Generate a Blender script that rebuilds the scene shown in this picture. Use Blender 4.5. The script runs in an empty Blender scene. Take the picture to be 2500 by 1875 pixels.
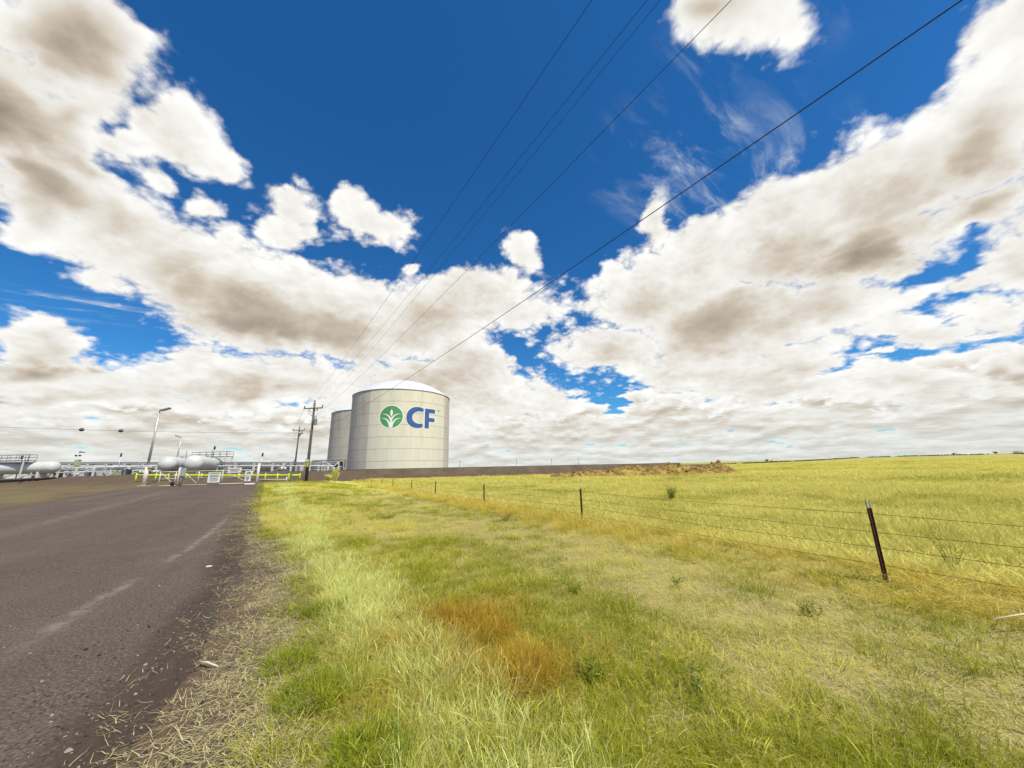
import bpy, bmesh, math, random
import numpy as np
from mathutils import Vector, Matrix, Euler

random.seed(7)
rng = np.random.default_rng(11)
scene = bpy.context.scene
col = scene.collection
R_ = math.radians

# ------------------------------------------------------------------ camera
cam_data = bpy.data.cameras.new('camera')
cam = bpy.data.objects.new('camera', cam_data)
col.objects.link(cam)
scene.camera = cam
cam_data.sensor_width = 36.0
cam_data.lens = 12.24
cam_data.clip_start = 0.05
cam_data.clip_end = 12000
EYE = 1.8
cam.matrix_world = (Matrix.Translation((0, 0, EYE)) @ Matrix.Rotation(R_(90 + 13.8), 4, 'X')
                    @ Matrix.Rotation(R_(-1.5), 4, 'Z'))

# ------------------------------------------------------------------ light
SUN_AZ, SUN_EL = 138.0, 57.0          # clockwise from the view heading, degrees
sd = Vector((math.sin(R_(SUN_AZ)) * math.cos(R_(SUN_EL)), math.cos(R_(SUN_AZ)) * math.cos(R_(SUN_EL)), math.sin(R_(SUN_EL))))
sun_data = bpy.data.lights.new('sun', 'SUN')
sun_data.energy = 4.2
sun_data.angle = R_(0.53)
sun_data.color = (1.0, 0.945, 0.82)
sun = bpy.data.objects.new('sun', sun_data)
sun.rotation_euler = (-sd).to_track_quat('-Z', 'Y').to_euler()
sun.location = (60, -20, 90)
col.objects.link(sun)

scene.view_settings.view_transform = 'Standard'
scene.view_settings.look = 'None'
scene.view_settings.exposure = 0.3
scene.view_settings.gamma = 1.0
scene.view_settings.use_curve_mapping = False
scene.cycles.max_bounces = 6
scene.cycles.diffuse_bounces = 3
scene.cycles.transmission_bounces = 4
scene.cycles.transparent_max_bounces = 4

# ------------------------------------------------------------------ node helpers
class NB:
    """small helper to write node graphs as expressions"""
    def __init__(self, tree):
        self.t = tree; self.N = tree.nodes; self.L = tree.links
    def new(self, typ, **kw):
        n = self.N.new(typ)
        for k, v in kw.items(): setattr(n, k, v)
        return n
    def put(self, sock, v):
        if isinstance(v, bpy.types.NodeSocket): self.L.new(v, sock)
        elif v is not None: sock.default_value = v
    def m(self, op, a, b=None, c=None, clamp=False):
        n = self.new('ShaderNodeMath', operation=op); n.use_clamp = clamp
        for i, v in enumerate((a, b, c)): self.put(n.inputs[i], v)
        return n.outputs[0]
    def v(self, op, a, b=None, scale=None):
        n = self.new('ShaderNodeVectorMath', operation=op)
        self.put(n.inputs[0], a)
        if b is not None: self.put(n.inputs[1], b)
        if scale is not None: self.put(n.inputs['Scale'], scale)
        return n.outputs['Value'] if op in ('LENGTH', 'DOT_PRODUCT', 'DISTANCE') else n.outputs[0]
    def noise(self, vec, scale, detail=4, rough=0.5, out=0, lac=2.0, dist=0.0):
        n = self.new('ShaderNodeTexNoise')
        self.put(n.inputs['Vector'], vec)
        n.inputs['Scale'].default_value = scale; n.inputs['Detail'].default_value = detail
        n.inputs['Roughness'].default_value = rough; n.inputs['Lacunarity'].default_value = lac
        n.inputs['Distortion'].default_value = dist
        return n.outputs[out]
    def ss(self, x, a, b, lo=0.0, hi=1.0):
        n = self.new('ShaderNodeMapRange', interpolation_type='SMOOTHSTEP')
        for i, v in enumerate((x, a, b, lo, hi)): self.put(n.inputs[i], v)
        return n.outputs[0]
    def lin(self, x, a, b, lo=0.0, hi=1.0):
        n = self.new('ShaderNodeMapRange')
        for i, v in enumerate((x, a, b, lo, hi)): self.put(n.inputs[i], v)
        return n.outputs[0]
    def mix(self, f, a, b, blend='MIX'):
        n = self.new('ShaderNodeMix', data_type='RGBA', blend_type=blend)
        self.put(n.inputs[0], f)
        for i, v in ((6, a), (7, b)):
            if isinstance(v, (tuple, list)) and len(v) == 3: v = (*v, 1.0)
            self.put(n.inputs[i], v)
        return n.outputs[2]

# ------------------------------------------------------------------ sky (world)
# every cloud bank: azimuth, elevation, half length, half width (degrees), tilt
CLOUDS = [(-60.36,40.76,4.92,4.32,23.23), (-60.7,32.44,5.34,6.52,41.95), (-57.41,34.43,2.39,4.95,-13.9), (-58.29,26.63,4.24,3.93,18.82), (-52.73,26.03,5.2,5.73,-14.2), (-46.37,24.01,6.46,5.96,-8.94), (-37.51,22.76,10.48,8.87,2.68), (-27.27,21.91,10.15,7.77,-4.02), (-56.04,30.03,2.82,2.38,-11.72), (-49.87,37.39,4,3.77,2.57), (-45.78,37.02,3.36,1.83,-4.6), (-53.5,37.59,1.56,1.51,12.86), (-53.84,34.06,2.59,1.54,29.88), (-51.02,32.42,1.82,1.34,-39.67), (-37.03,33.24,5.18,2.84,20.89), (-36.17,36.29,3.64,2.14,21.89), (-23.98,36.56,5.54,2.83,3.49), (-27.77,38.12,2.4,1.87,-3.98), (-42.76,29.51,2.21,1.99,-15.83), (-46.96,31.43,1.62,1.52,27.47), (-4.76,27.23,12.96,5.4,3.64), (-13.95,23.35,12.54,7.01,4.11), (-6.92,17.72,9.24,5.34,-24.57), (-11.61,12.33,21.05,6.59,0.98), (3.26,25.49,5.58,3.23,6.94), (5.37,10.42,7.32,3.35,-10.51), (2.31,34.1,3.14,2.5,-21.49), (0.94,30.33,2.16,1.89,-40.68), (-17.09,31.57,1.47,0.8,26.79), (-56.34,13.68,4.4,3.29,-6.87), (-57.07,10.32,7.08,2.27,12.81), (-50.65,9.9,8.52,3.27,9.53), (-44.55,12.84,5.01,2.55,10.28), (-36.04,11.41,11.7,4.4,6.36), (-51.02,12.06,3.09,1.67,-24.37), (22.85,26.34,9.82,6.65,3.64), (25.42,35.56,1.71,4.79,-13.01), (18.82,31.28,3.17,2.5,3.55), (32.23,28.17,8.97,7.03,13.75), (41.63,28.68,8.77,7.58,10.19), (51.92,29.4,7.46,6.02,4.18), (59.45,29.42,4.66,6.26,6.31), (62.5,35.32,2.69,4.69,24.33), (56.82,23.42,4.59,2.75,1.84), (47.99,23.48,8.4,4.42,4.73), (16.04,18.25,10.3,3.99,-9.78), (32.32,18.96,13.77,6.31,-4.1), (43.66,17.59,9.69,4.74,-7.46), (51.19,13.71,7.12,2.09,-12.61), (56.45,13.35,2.93,2.91,-13.23), (60.1,17.44,2.92,4.65,6.24), (56.16,17.43,2.45,1.07,-1.59), (29.79,12.93,15.42,3.54,-5.59), (39.77,12.27,9.48,2.62,0.85), (49.45,8.26,5,2.22,-4.24), (54.63,8.38,2.04,2.18,2.61), (57.42,7.67,2.3,2.58,3.41), (37.87,8.84,12.78,2.14,-6.18), (42.63,50.65,6.14,3.4,-50.65), (40.12,53.59,4.76,3.27,-35.25)]
SHADES = [(-60.99,30.69,7.4,8.76,34.11,0.9), (-60.86,38.69,6.73,4.66,28.67,0.75), (-58.63,24.82,5.65,3.36,16.69,0.5), (-37.54,19.47,22.76,6.78,-2.2,0.68), (-31.25,17.16,13.06,3.49,3.82,0.4), (-54.98,11.6,8.64,2,13.5,0.85), (-54.79,7.99,7.02,1.58,8.59,0.7), (-39.87,10.44,12.21,2.09,6.68,0.5), (47.99,23.48,23.71,6.05,4.73,0.72), (58.44,25.7,8.15,6.42,3.23,0.75), (32.41,19.52,19.56,6.87,-2.14,0.5), (53.7,23.47,11.1,2.93,6.07,0.45), (20.91,15.74,13.01,2.84,-7.51,0.55), (-15.64,14.84,18.62,3.9,2.55,0.4), (1.15,6.23,17.17,2.65,-1.61,0.55), (-13.93,22.71,14.46,4.46,9,0.3), (40.25,10.31,13.32,2.34,-2.8,0.6), (48.55,6.84,9.06,1.79,-5.45,0.55), (55.51,6.96,4.04,2.32,-3.95,0.85), (49.77,12.78,9.88,1.79,-9.41,0.3), (40.25,53.89,5.53,2.16,-35.46,0.5), (24.3,23.02,8.4,4.25,-0.91,0.4)]
CIRRUS = [(42.54,42.14,21.69,14.66,-6.31,1), (-52.81,18.67,9.8,2.98,8.34,1), (30.6,41.3,9.05,5.97,-2.96,0.6)]


world = bpy.data.worlds.new('World')
scene.world = world
world.use_nodes = True
world.cycles.sampling_method = 'MANUAL'
world.cycles.sample_map_resolution = 512
wt = world.node_tree
wt.nodes.clear()
g = NB(wt)
SKY_STRENGTH = 0.1
sky = g.new('ShaderNodeTexSky', sky_type='NISHITA')
sky.sun_disc = False
sky.sun_elevation = R_(SUN_EL)
sky.sun_rotation = R_(SUN_AZ)
sky.air_density = 1.0; sky.dust_density = 0.25; sky.ozone_density = 2.5; sky.altitude = 300

def bank(vec, az, el, ra, rb, tilt):
    """elliptic distance of a direction from the bank's middle (1 on its rim)"""
    a, e, t = R_(az), R_(el), R_(tilt)
    c = Vector((math.sin(a) * math.cos(e), math.cos(a) * math.cos(e), math.sin(e)))
    right = Vector((math.cos(a), -math.sin(a), 0)); up = right.cross(c)
    ex = (right * math.cos(t) + up * math.sin(t)) / R_(ra)
    ey = (up * math.cos(t) - right * math.sin(t)) / R_(rb)
    x = g.v('DOT_PRODUCT', vec, tuple(ex)); y = g.v('DOT_PRODUCT', vec, tuple(ey))
    return g.m('SQRT', g.m('MULTIPLY_ADD', x, x, g.m('MULTIPLY', y, y)))

tc = g.new('ShaderNodeTexCoord')
D0 = g.v('NORMALIZE', tc.outputs['Generated'])
sep = g.new('ShaderNodeSeparateXYZ'); g.put(sep.inputs[0], D0)
elev = sep.outputs[2]
# features shrink towards the horizon, as a real cloud deck's do
near = g.m('DIVIDE', 1.0, g.m('ADD', g.m('MAXIMUM', elev, 0.0), 0.42))
PN = g.v('SCALE', D0, scale=near)
w1 = g.v('SCALE', g.v('SUBTRACT', g.noise(PN, 3.2, 3, 0.55, out=1), (0.5, 0.5, 0.5)), scale=0.16)
w2 = g.v('SCALE', g.v('SUBTRACT', g.noise(PN, 13.0, 4, 0.55, out=1), (0.5, 0.5, 0.5)), scale=0.036)
DW = g.v('ADD', D0, g.v('ADD', w1, w2))
h = None
for (az, el, ra, rb, tl) in CLOUDS:
    k = 0.5 * (R_(min(ra, rb)) + 0.09)
    q = g.m('MULTIPLY_ADD', bank(DW, az, el, ra, rb, tl), -k, k)
    h = q if h is None else g.m('SMOOTH_MAX', h, q, 0.025)
sh = None
DS = g.v('ADD', D0, g.v('ADD', w1, g.v('SCALE', w2, scale=0.5)))
for (az, el, ra, rb, tl, st) in SHADES:
    q = g.m('MULTIPLY', g.ss(bank(DS, az, el, ra, rb, tl), 0.0, 1.25, 1.0, 0.0), st)
    sh = q if sh is None else g.m('SMOOTH_MAX', sh, q, 0.1)
ci = None
for (az, el, ra, rb, tl, st) in CIRRUS:
    q = g.m('MULTIPLY', g.ss(bank(DW, az, el, ra, rb, tl), 0.3, 1.0, 1.0, 0.0), st)
    ci = q if ci is None else g.m('MAXIMUM', ci, q)
# billows: rounded lobes
b1 = g.m('ABSOLUTE', g.m('MULTIPLY_ADD', g.noise(PN, 9.0, 3, 0.5), 2.0, -1.0))
b2 = g.m('ABSOLUTE', g.m('MULTIPLY_ADD', g.noise(PN, 23.0, 4, 0.55), 2.0, -1.0))
bil = g.m('SUBTRACT', g.m('ADD', g.m('MULTIPLY', b1, 0.9), g.m('MULTIPLY', b2, 0.45)), 0.26)
fine = g.m('SUBTRACT', g.noise(PN, 17.0, 8, 0.58), 0.5)
LS = Vector((0.35, -0.25, 0.75)).normalized() * 0.022
fine2 = g.m('SUBTRACT', g.noise(g.v('ADD', PN, tuple(LS)), 17.0, 4, 0.55), 0.5)
soft1 = g.noise(PN, 4.5, 3, 0.45)
soft2 = g.noise(g.v('ADD', PN, tuple(LS * 3.2)), 4.5, 3, 0.45)
b1o = g.m('ABSOLUTE', g.m('MULTIPLY_ADD', g.noise(g.v('ADD', PN, tuple(LS * 1.6)), 9.0, 3, 0.5), 2.0, -1.0))
b2o = g.m('ABSOLUTE', g.m('MULTIPLY_ADD', g.noise(g.v('ADD', PN, tuple(LS * 0.7)), 23.0, 3, 0.5), 2.0, -1.0))
dens = g.m('ADD', h, g.m('ADD', g.m('MULTIPLY_ADD', bil, 0.088, 0.011), g.m('MULTIPLY', fine, 0.024)))
# far deck near the horizon, and broken cumulus in the rest of the sky
cz = g.new('ShaderNodeCombineXYZ')
zz = g.m('ADD', g.m('MAXIMUM', elev, 0.0), 0.055)
for i in range(3): g.put(cz.inputs[i], zz)
PL = g.v('DIVIDE', D0, cz.outputs[0])
flat = g.v('NORMALIZE', g.v('MULTIPLY', D0, (1.0, 1.0, 0.0)))
def deck_at(dz, detail):
    """far cumulus stacked towards the horizon: rows crowd together but keep their height"""
    r_ = g.m('LOGARITHM', g.m('ADD', zz, dz - 0.015), math.e)
    return g.noise(g.v('SCALE', flat, scale=r_), 5.2, detail, 0.56)
deck = deck_at(0.0, 7)
deck2 = deck_at(0.012, 4)
front = g.ss(sep.outputs[1], -0.05, 0.3)
thr_front = g.ss(elev, 0.12, 0.34, 0.325, 1.0)
thr_back = g.ss(elev, 0.05, 0.4, 0.40, 0.53)
thr = g.m('ADD', g.m('MULTIPLY', front, thr_front), g.m('MULTIPLY', g.m('SUBTRACT', 1.0, front), thr_back))
dd = g.m('MULTIPLY', g.m('SUBTRACT', deck, thr), 0.5)
a_main = g.ss(dens, -0.004, 0.030)
a_deck = g.ss(dd, 0.0, 0.03)
alpha = g.m('MAXIMUM', a_main, a_deck)
# thin cloud
mp = g.new('ShaderNodeMapping', vector_type='TEXTURE')
g.put(mp.inputs['Vector'], PL); mp.inputs['Rotation'].default_value = (0, 0, R_(35)); mp.inputs['Scale'].default_value = (1.0, 0.33, 1.0)
cn = g.noise(mp.outputs[0], 3.3, 7, 0.62, dist=0.6)
cn2 = g.noise(PL, 1.1, 2, 0.5)
cir = g.m('MULTIPLY', g.m('MULTIPLY', g.ss(cn, 0.47, 0.78), g.ss(cn2, 0.34, 0.56)), g.m('MULTIPLY', ci, 0.85))
# cloud shading: white tops, grey thick bases, soft relief
relief = g.m('ADD', g.m('ADD', g.m('MULTIPLY', g.m('SUBTRACT', b1, b1o), 0.30), g.m('MULTIPLY', g.m('SUBTRACT', b2, b2o), 0.16)), g.m('ADD', g.m('MULTIPLY', g.m('SUBTRACT', soft1, soft2), 0.5), g.m('MULTIPLY', g.m('SUBTRACT', fine, fine2), 0.28)))
thick = g.ss(dens, 0.0, 0.16)
dk = g.m('SUBTRACT', deck2, deck)
drel = g.m('ADD', g.m('MULTIPLY', dk, 1.9), g.m('MULTIPLY', g.ss(dd, 0.0, 0.10), 0.42))
isdeck = g.m('MULTIPLY', g.m('SUBTRACT', 1.0, a_main), a_deck)
base = g.m('MULTIPLY', sh, g.ss(dens, 0.0, 0.09))
puff = g.m('ADD', g.m('MULTIPLY', g.m('SUBTRACT', b1, 0.27), 0.24), g.m('MULTIPLY', g.m('SUBTRACT', b2, 0.25), 0.13))
grey_m = g.m('ADD', g.m('MULTIPLY_ADD', thick, 0.26, 0.03), g.m('SUBTRACT', g.m('MULTIPLY', base, 1.0), g.m('MULTIPLY', g.m('ADD', relief, puff), g.m('MULTIPLY_ADD', base, -0.6, 1.0))))
grey = g.m('ADD', g.m('MULTIPLY', grey_m, g.m('SUBTRACT', 1.0, isdeck)), g.m('MULTIPLY', drel, isdeck), clamp=True)
ramp = g.new('ShaderNodeValToRGB')
g.put(ramp.inputs[0], grey)
els = ramp.color_ramp.elements
els[0].position = 0.0; els[0].color = (0.84, 0.835, 0.81, 1)
els[1].position = 1.0; els[1].color = (0.25, 0.22, 0.178, 1)
for p, c in ((0.26, (0.70, 0.68, 0.635, 1)), (0.55, (0.515, 0.455, 0.375, 1))):
    e = els.new(p); e.color = c
cloud_col = g.v('SCALE', ramp.outputs[0], scale=1.0 / SKY_STRENGTH)
# deep polarised blue
hs = g.new('ShaderNodeHueSaturation'); hs.inputs['Saturation'].default_value = 1.25; hs.inputs['Value'].default_value = 1.0
g.put(hs.inputs['Color'], sky.outputs[0])
blue = g.mix(1.0, hs.outputs[0], (0.42, 0.88, 1.10), 'MULTIPLY')
c1 = g.mix(cir, blue, tuple(x / SKY_STRENGTH for x in (0.62, 0.66, 0.70)))
c2 = g.mix(alpha, c1, cloud_col)
hz = g.m('MULTIPLY', g.ss(elev, -0.03, 0.17, 1.0, 0.0), 0.66)
c3 = g.mix(hz, c2, tuple(x / SKY_STRENGTH for x in (0.57, 0.62, 0.60)))
bg = g.new('ShaderNodeBackground'); bg.inputs['Strength'].default_value = SKY_STRENGTH
g.put(bg.inputs['Color'], c3)
wo = g.new('ShaderNodeOutputWorld')
wt.links.new(bg.outputs[0], wo.inputs['Surface'])

# ------------------------------------------------------------------ object helpers
def tag(o, label=None, cat=None, group=None, kind=None):
    if label: o['label'] = label
    if cat: o['category'] = cat
    if group: o['group'] = group
    if kind: o['kind'] = kind
    return o

def thing(name, label, cat, loc=(0, 0, 0), group=None):
    o = bpy.data.objects.new(name, None)
    o.empty_display_size = 0.3
    o.location = loc
    col.objects.link(o)
    return tag(o, label, cat, group)

def base_of(o):
    p = Vector((0, 0, 0))
    while o is not None:
        p = p + Vector(o.location); o = o.parent
    return p

class MB:
    """collects shapes in world coordinates; build() links them as ONE mesh object"""
    def __init__(self): self.v = []; self.f = []; self.s = []
    def add(self, vs, fs, smooth=False):
        k = len(self.v)
        self.v += [tuple(p) for p in vs]
        self.f += [tuple(i + k for i in f) for f in fs]; self.s += [smooth] * len(fs)
        return self
    def box(self, c, size, rz=0.0, rx=0.0, ry=0.0):
        m = Euler((rx, ry, rz)).to_matrix()
        hx, hy, hz = (s / 2 for s in size); c = Vector(c)
        b = min(hx, hy, hz) * 0.18
        rings = [[c + m @ Vector((sx * (hx - i), sy * (hy - i), z)) for sx, sy in ((-1, -1), (1, -1), (1, 1), (-1, 1))]
                 for i, z in ((b, -hz), (0, -hz + b), (0, hz - b), (b, hz))]          # chamfered ends
        flat = [p for r in rings for p in r]
        fs = [(3, 2, 1, 0), (12, 13, 14, 15)]
        for r in range(3):
            for i in range(4):
                j = (i + 1) % 4
                fs.append((r * 4 + i, r * 4 + j, r * 4 + 4 + j, r * 4 + 4 + i))
        return self.add(flat, fs)
    def tube(self, pts, r, n=8, cap=True):
        pts = [Vector(p) for p in pts]
        rr = r if isinstance(r, (list, tuple)) else [r] * len(pts)
        vs = []; up = None
        for i, p in enumerate(pts):
            d = (pts[min(i + 1, len(pts) - 1)] - pts[max(i - 1, 0)]).normalized()
            if up is None: up = Vector((0, 0, 1)) if abs(d.z) < 0.9 else Vector((1, 0, 0))
            a = d.cross(up).normalized(); b = a.cross(d).normalized(); up = b
            for k in range(n):
                t = 2 * math.pi * k / n
                vs.append(p + (a * math.cos(t) + b * math.sin(t)) * rr[i])
        fs = []
        for i in range(len(pts) - 1):
            for k in range(n):
                j = (k + 1) % n
                fs.append((i * n + k, i * n + j, i * n + n + j, i * n + n + k))
        self.add(vs, fs, n > 5)
        if cap:
            k = len(self.v) - len(vs)
            self.f.append(tuple(range(k + n - 1, k - 1, -1))); self.s.append(False)
            e = k + (len(pts) - 1) * n
            self.f.append(tuple(range(e, e + n))); self.s.append(False)
        return self
    def lathe(self, c, prof, n=24, axis=(0, 0, 1)):
        """profile of (radius, height) turned about an axis through c"""
        q = Vector((0, 0, 1)).rotation_difference(Vector(axis).normalized()); c = Vector(c)
        vs = [c + q @ Vector((r * math.cos(2 * math.pi * k / n), r * math.sin(2 * math.pi * k / n), z)) for r, z in prof for k in range(n)]
        fs = []
        for i in range(len(prof) - 1):
            for k in range(n):
                j = (k + 1) % n
                fs.append((i * n + k, i * n + j, i * n + n + j, i * n + n + k))
        fs.append(tuple(range(n - 1, -1, -1))); e = (len(prof) - 1) * n
        fs.append(tuple(range(e, e + n)))
        return self.add(vs, fs, True)
    def build(self, name, mat, parent=None):
        off = base_of(parent)
        me = bpy.data.meshes.new(name)
        me.from_pydata([(p[0] - off.x, p[1] - off.y, p[2] - off.z) for p in self.v], [], self.f)
        me.polygons.foreach_set('use_smooth', self.s)
        me.materials.append(mat); me.update()
        o = bpy.data.objects.new(name, me)
        col.objects.link(o)
        if parent is not None: o.parent = parent
        return o

def copy_tree(o, loc=None, parent=None):
    c = o.copy(); col.objects.link(c)
    if parent is not None: c.parent = parent
    if loc is not None: c.location = loc
    for ch in list(o.children): copy_tree(ch, None, c)
    return c

def material(name, colour, rough=0.7, metal=0.0, var=0.12, scale=3.0, bump=0.0, bscale=40.0, streak=False, dirt=None, spec=0.35):
    mt = bpy.data.materials.new(name); mt.use_nodes = True
    t = mt.node_tree; t.nodes.clear(); n = NB(t)
    ge = n.new('ShaderNodeNewGeometry'); p = ge.outputs['Position']
    if streak: p = n.v('MULTIPLY', p, (1.0, 1.0, 0.06))
    f = n.noise(p, scale, 5, 0.6)
    a = tuple(c * (1 - var) for c in colour); b = tuple(min(1, c * (1 + var)) for c in colour)
    c = n.mix(n.ss(f, 0.3, 0.7), a, b)
    if dirt is not None:
        c = n.mix(n.m('MULTIPLY', n.ss(n.noise(p, scale * 0.37, 6, 0.65), 0.48, 0.75), dirt[1]), c, dirt[0])
    bs = n.new('ShaderNodeBsdfPrincipled')
    n.put(bs.inputs['Base Color'], c)
    n.put(bs.inputs['Roughness'], n.lin(f, 0, 1, rough * 0.85, min(1, rough * 1.15)))
    bs.inputs['Metallic'].default_value = metal
    bs.inputs['Specular IOR Level'].default_value = spec
    if bump:
        bp = n.new('ShaderNodeBump'); bp.inputs['Strength'].default_value = bump; bp.inputs['Distance'].default_value = 0.02
        n.put(bp.inputs['Height'], n.noise(ge.outputs['Position'], bscale, 4, 0.6)); t.links.new(bp.outputs[0], bs.inputs['Normal'])
    o = n.new('ShaderNodeOutputMaterial'); t.links.new(bs.outputs[0], o.inputs[0])
    return mt

M = dict(
    galv=material('galvanised_steel', (0.50, 0.51, 0.50), 0.45, 0.6, 0.18, 2.0),
    white=material('white_painted_steel', (0.60, 0.61, 0.60), 0.45, 0, 0.08, 1.0, dirt=((0.38, 0.34, 0.28), 0.5)),
    cream=material('faded_white_paint', (0.60, 0.55, 0.47), 0.6, 0, 0.10, 2.0, dirt=((0.40, 0.30, 0.20), 0.6)),
    tankw=material('white_vessel_paint', (0.56, 0.58, 0.55), 0.4, 0, 0.06, 0.7, dirt=((0.45, 0.43, 0.37), 0.5)),
    grey=material('grey_steel', (0.22, 0.23, 0.23), 0.5, 0.3, 0.2, 2.0),
    dark=material('dark_steel', (0.045, 0.045, 0.048), 0.6, 0.1, 0.3, 2.0),
    black=material('black_rubber', (0.02, 0.02, 0.02), 0.6, 0, 0.3, 3.0),
    wood=material('weathered_pole_wood', (0.135, 0.105, 0.080), 0.9, 0, 0.35, 9.0, 0.5, 30, streak=True),
    rust=material('rusty_post_steel', (0.060, 0.020, 0.014), 0.85, 0.1, 0.35, 14.0, 0.4, 60),
    tip=material('pale_post_tip', (0.50, 0.47, 0.30), 0.6, 0, 0.15, 20),
    wire=material('barbed_wire_steel', (0.075, 0.055, 0.035), 0.7, 0.4, 0.3, 6),
    cable=material('overhead_cable', (0.030, 0.032, 0.038), 0.5, 0.3, 0.1, 1),
    lime=material('lime_yellow_paint', (0.50, 0.70, 0.035), 0.5, 0, 0.10, 1.5, dirt=((0.35, 0.40, 0.08), 0.5)),
    limeB=material('pale_green_panel', (0.36, 0.42, 0.20), 0.6, 0, 0.1, 1.0),
    greenhead=material('sign_green_print', (0.30, 0.50, 0.06), 0.5, 0, 0.05, 2),
    ink=material('sign_dark_print', (0.06, 0.06, 0.07), 0.6, 0, 0.1, 2),
    pink=material('faded_pink_sign', (0.62, 0.50, 0.46), 0.6, 0, 0.1, 2),
    meter=material('yellow_green_meter_box', (0.36, 0.40, 0.10), 0.5, 0, 0.1, 3),
    porcelain=material('brown_insulator', (0.06, 0.045, 0.04), 0.25, 0, 0.1, 3),
    xfmr=material('transformer_grey', (0.36, 0.37, 0.36), 0.4, 0.1, 0.08, 3),
    roofm=material('grey_metal_roof', (0.30, 0.31, 0.31), 0.5, 0.3, 0.12, 1),
    stick=material('bleached_stick', (0.62, 0.56, 0.42), 0.9, 0, 0.15, 30),
    scrap=material('white_scrap', (0.75, 0.74, 0.70), 0.8, 0, 0.05, 10),
    glass=material('dark_window_glass', (0.05, 0.06, 0.07), 0.1, 0, 0.05, 1, spec=0.6),
)

# ------------------------------------------------------------------ terrain
UX, UY = -0.5, 0.8660254             # along the road
WX, WY = 0.8660254, 0.5              # across it, towards the field
def st(x, y): return UX * x + UY * y, WX * x + WY * y
def xy(s, t): return UX * s + WX * t, UY * s + WY * t
def smooth(a, b, x):
    k = np.clip((np.asarray(x, float) - a) / (b - a), 0, 1); return k * k * (3 - 2 * k)
_perm = rng.random((64, 64))
def vnoise(x, y):
    x = np.asarray(x, float); y = np.asarray(y, float)
    xi = np.floor(x).astype(int); yi = np.floor(y).astype(int); fx = x - xi; fy = y - yi
    fx = fx * fx * (3 - 2 * fx); fy = fy * fy * (3 - 2 * fy)
    gv = lambda i, j: _perm[i % 64, j % 64]
    return (gv(xi, yi) * (1 - fx) + gv(xi + 1, yi) * fx) * (1 - fy) + (gv(xi, yi + 1) * (1 - fx) + gv(xi + 1, yi + 1) * fx) * fy
def fbm(x, y, o=4):
    s = 0; a = 0.5
    for i in range(o): s = s + a * vnoise(x * 2 ** i + 17 * i, y * 2 ** i + 5 * i); a *= 0.5
    return s / 0.94
CREST = [(-500, 80), (-86, 71), (-71, 63), (-54, 53.5), (-38, 51.5), (-42, 96.5), (43, 103), (58, 112), (75, 150), (75, 420), (-500, 420)]
def crest_dist(x, y):
    """distance outside the plant's raised ground (0 inside)"""
    x = np.asarray(x, float); y = np.asarray(y, float)
    d2 = np.full(x.shape, 1e12); ins = np.zeros(x.shape, bool)
    for (ax, ay), (bx, by) in zip(CREST, CREST[1:] + CREST[:1]):
        ex, ey = bx - ax, by - ay
        k = np.clip(((x - ax) * ex + (y - ay) * ey) / (ex * ex + ey * ey), 0, 1)
        d2 = np.minimum(d2, (x - ax - k * ex) ** 2 + (y - ay - k * ey) ** 2)
        if ay != by:
            c = ((ay > y) != (by > y)) & (x < ex * (y - ay) / (by - ay) + ax); ins ^= c
    return np.where(ins, 0, np.sqrt(d2))
def height(x, y):
    x = np.asarray(x, float); y = np.asarray(y, float)
    s, t = st(x, y)
    r = np.hypot(x, y); az = np.degrees(np.arctan2(x, y))
    z = 1.05 * smooth(10, 44, s) * (1 - smooth(-1, 10, t)) * (1 - smooth(150, 400, r))
    z = z + 0.05 * (fbm(x * 0.33, y * 0.33, 3) - 0.5) * smooth(0.3, 1.5, t)
    z = z + 0.10 * np.exp(-((t - 7.8) / 0.8) ** 2)                       # old fence-line ridge
    k = 1 - smooth(0.5, 8.0, crest_dist(x, y) + 1.5 * (fbm(x * 0.12, y * 0.12, 3) - 0.5))
    z = z + (2.6 - 0.75 * smooth(-44, -25, x) - z) * k
    right = smooth(12, 48, az)
    z = z + smooth(70, 520, r) * right * (4.2 + 3.0 * (fbm(az * 0.08 + 3, r * 0.002, 3) - 0.5))
    z = z + smooth(900, 2600, r) * (9.0 + 13.0 * (fbm(az * 0.10, 7.3 + 0 * az, 4) - 0.3))
    return z
def hz(x, y): return float(height(np.array([x]), np.array([y]))[0])

def grid_mesh(name, X, Y, Z, mat, attrs=None, wrap=False):
    n, m = X.shape
    me = bpy.data.meshes.new(name)
    idx = np.arange(n * m).reshape(n, m)
    a, b, c, d = idx[:-1, :-1], idx[:-1, 1:], idx[1:, 1:], idx[1:, :-1]
    if wrap:
        idw = np.concatenate([idx, idx[:, :1]], 1); a, b, c, d = idw[:-1, :-1], idw[:-1, 1:], idw[1:, 1:], idw[1:, :-1]
    fs = np.stack([a, b, c, d], -1).reshape(-1, 4)
    vs = np.stack([X, Y, Z], -1).reshape(-1, 3)
    me.vertices.add(len(vs)); me.vertices.foreach_set('co', vs.ravel().astype(np.float32))
    me.loops.add(fs.size); me.loops.foreach_set('vertex_index', fs.ravel().astype(np.int32))
    me.polygons.add(len(fs)); me.polygons.foreach_set('loop_start', np.arange(0, fs.size, 4, dtype=np.int32))
    me.polygons.foreach_set('use_smooth', np.ones(len(fs), bool))
    me.update(calc_edges=True); me.validate()
    for k, v in (attrs or {}).items():
        at = me.attributes.new(k, 'FLOAT', 'POINT'); at.data.foreach_set('value', v.ravel().astype(np.float32))
    me.materials.append(mat)
    o = bpy.data.objects.new(name, me); col.objects.link(o)
    return o

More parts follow.
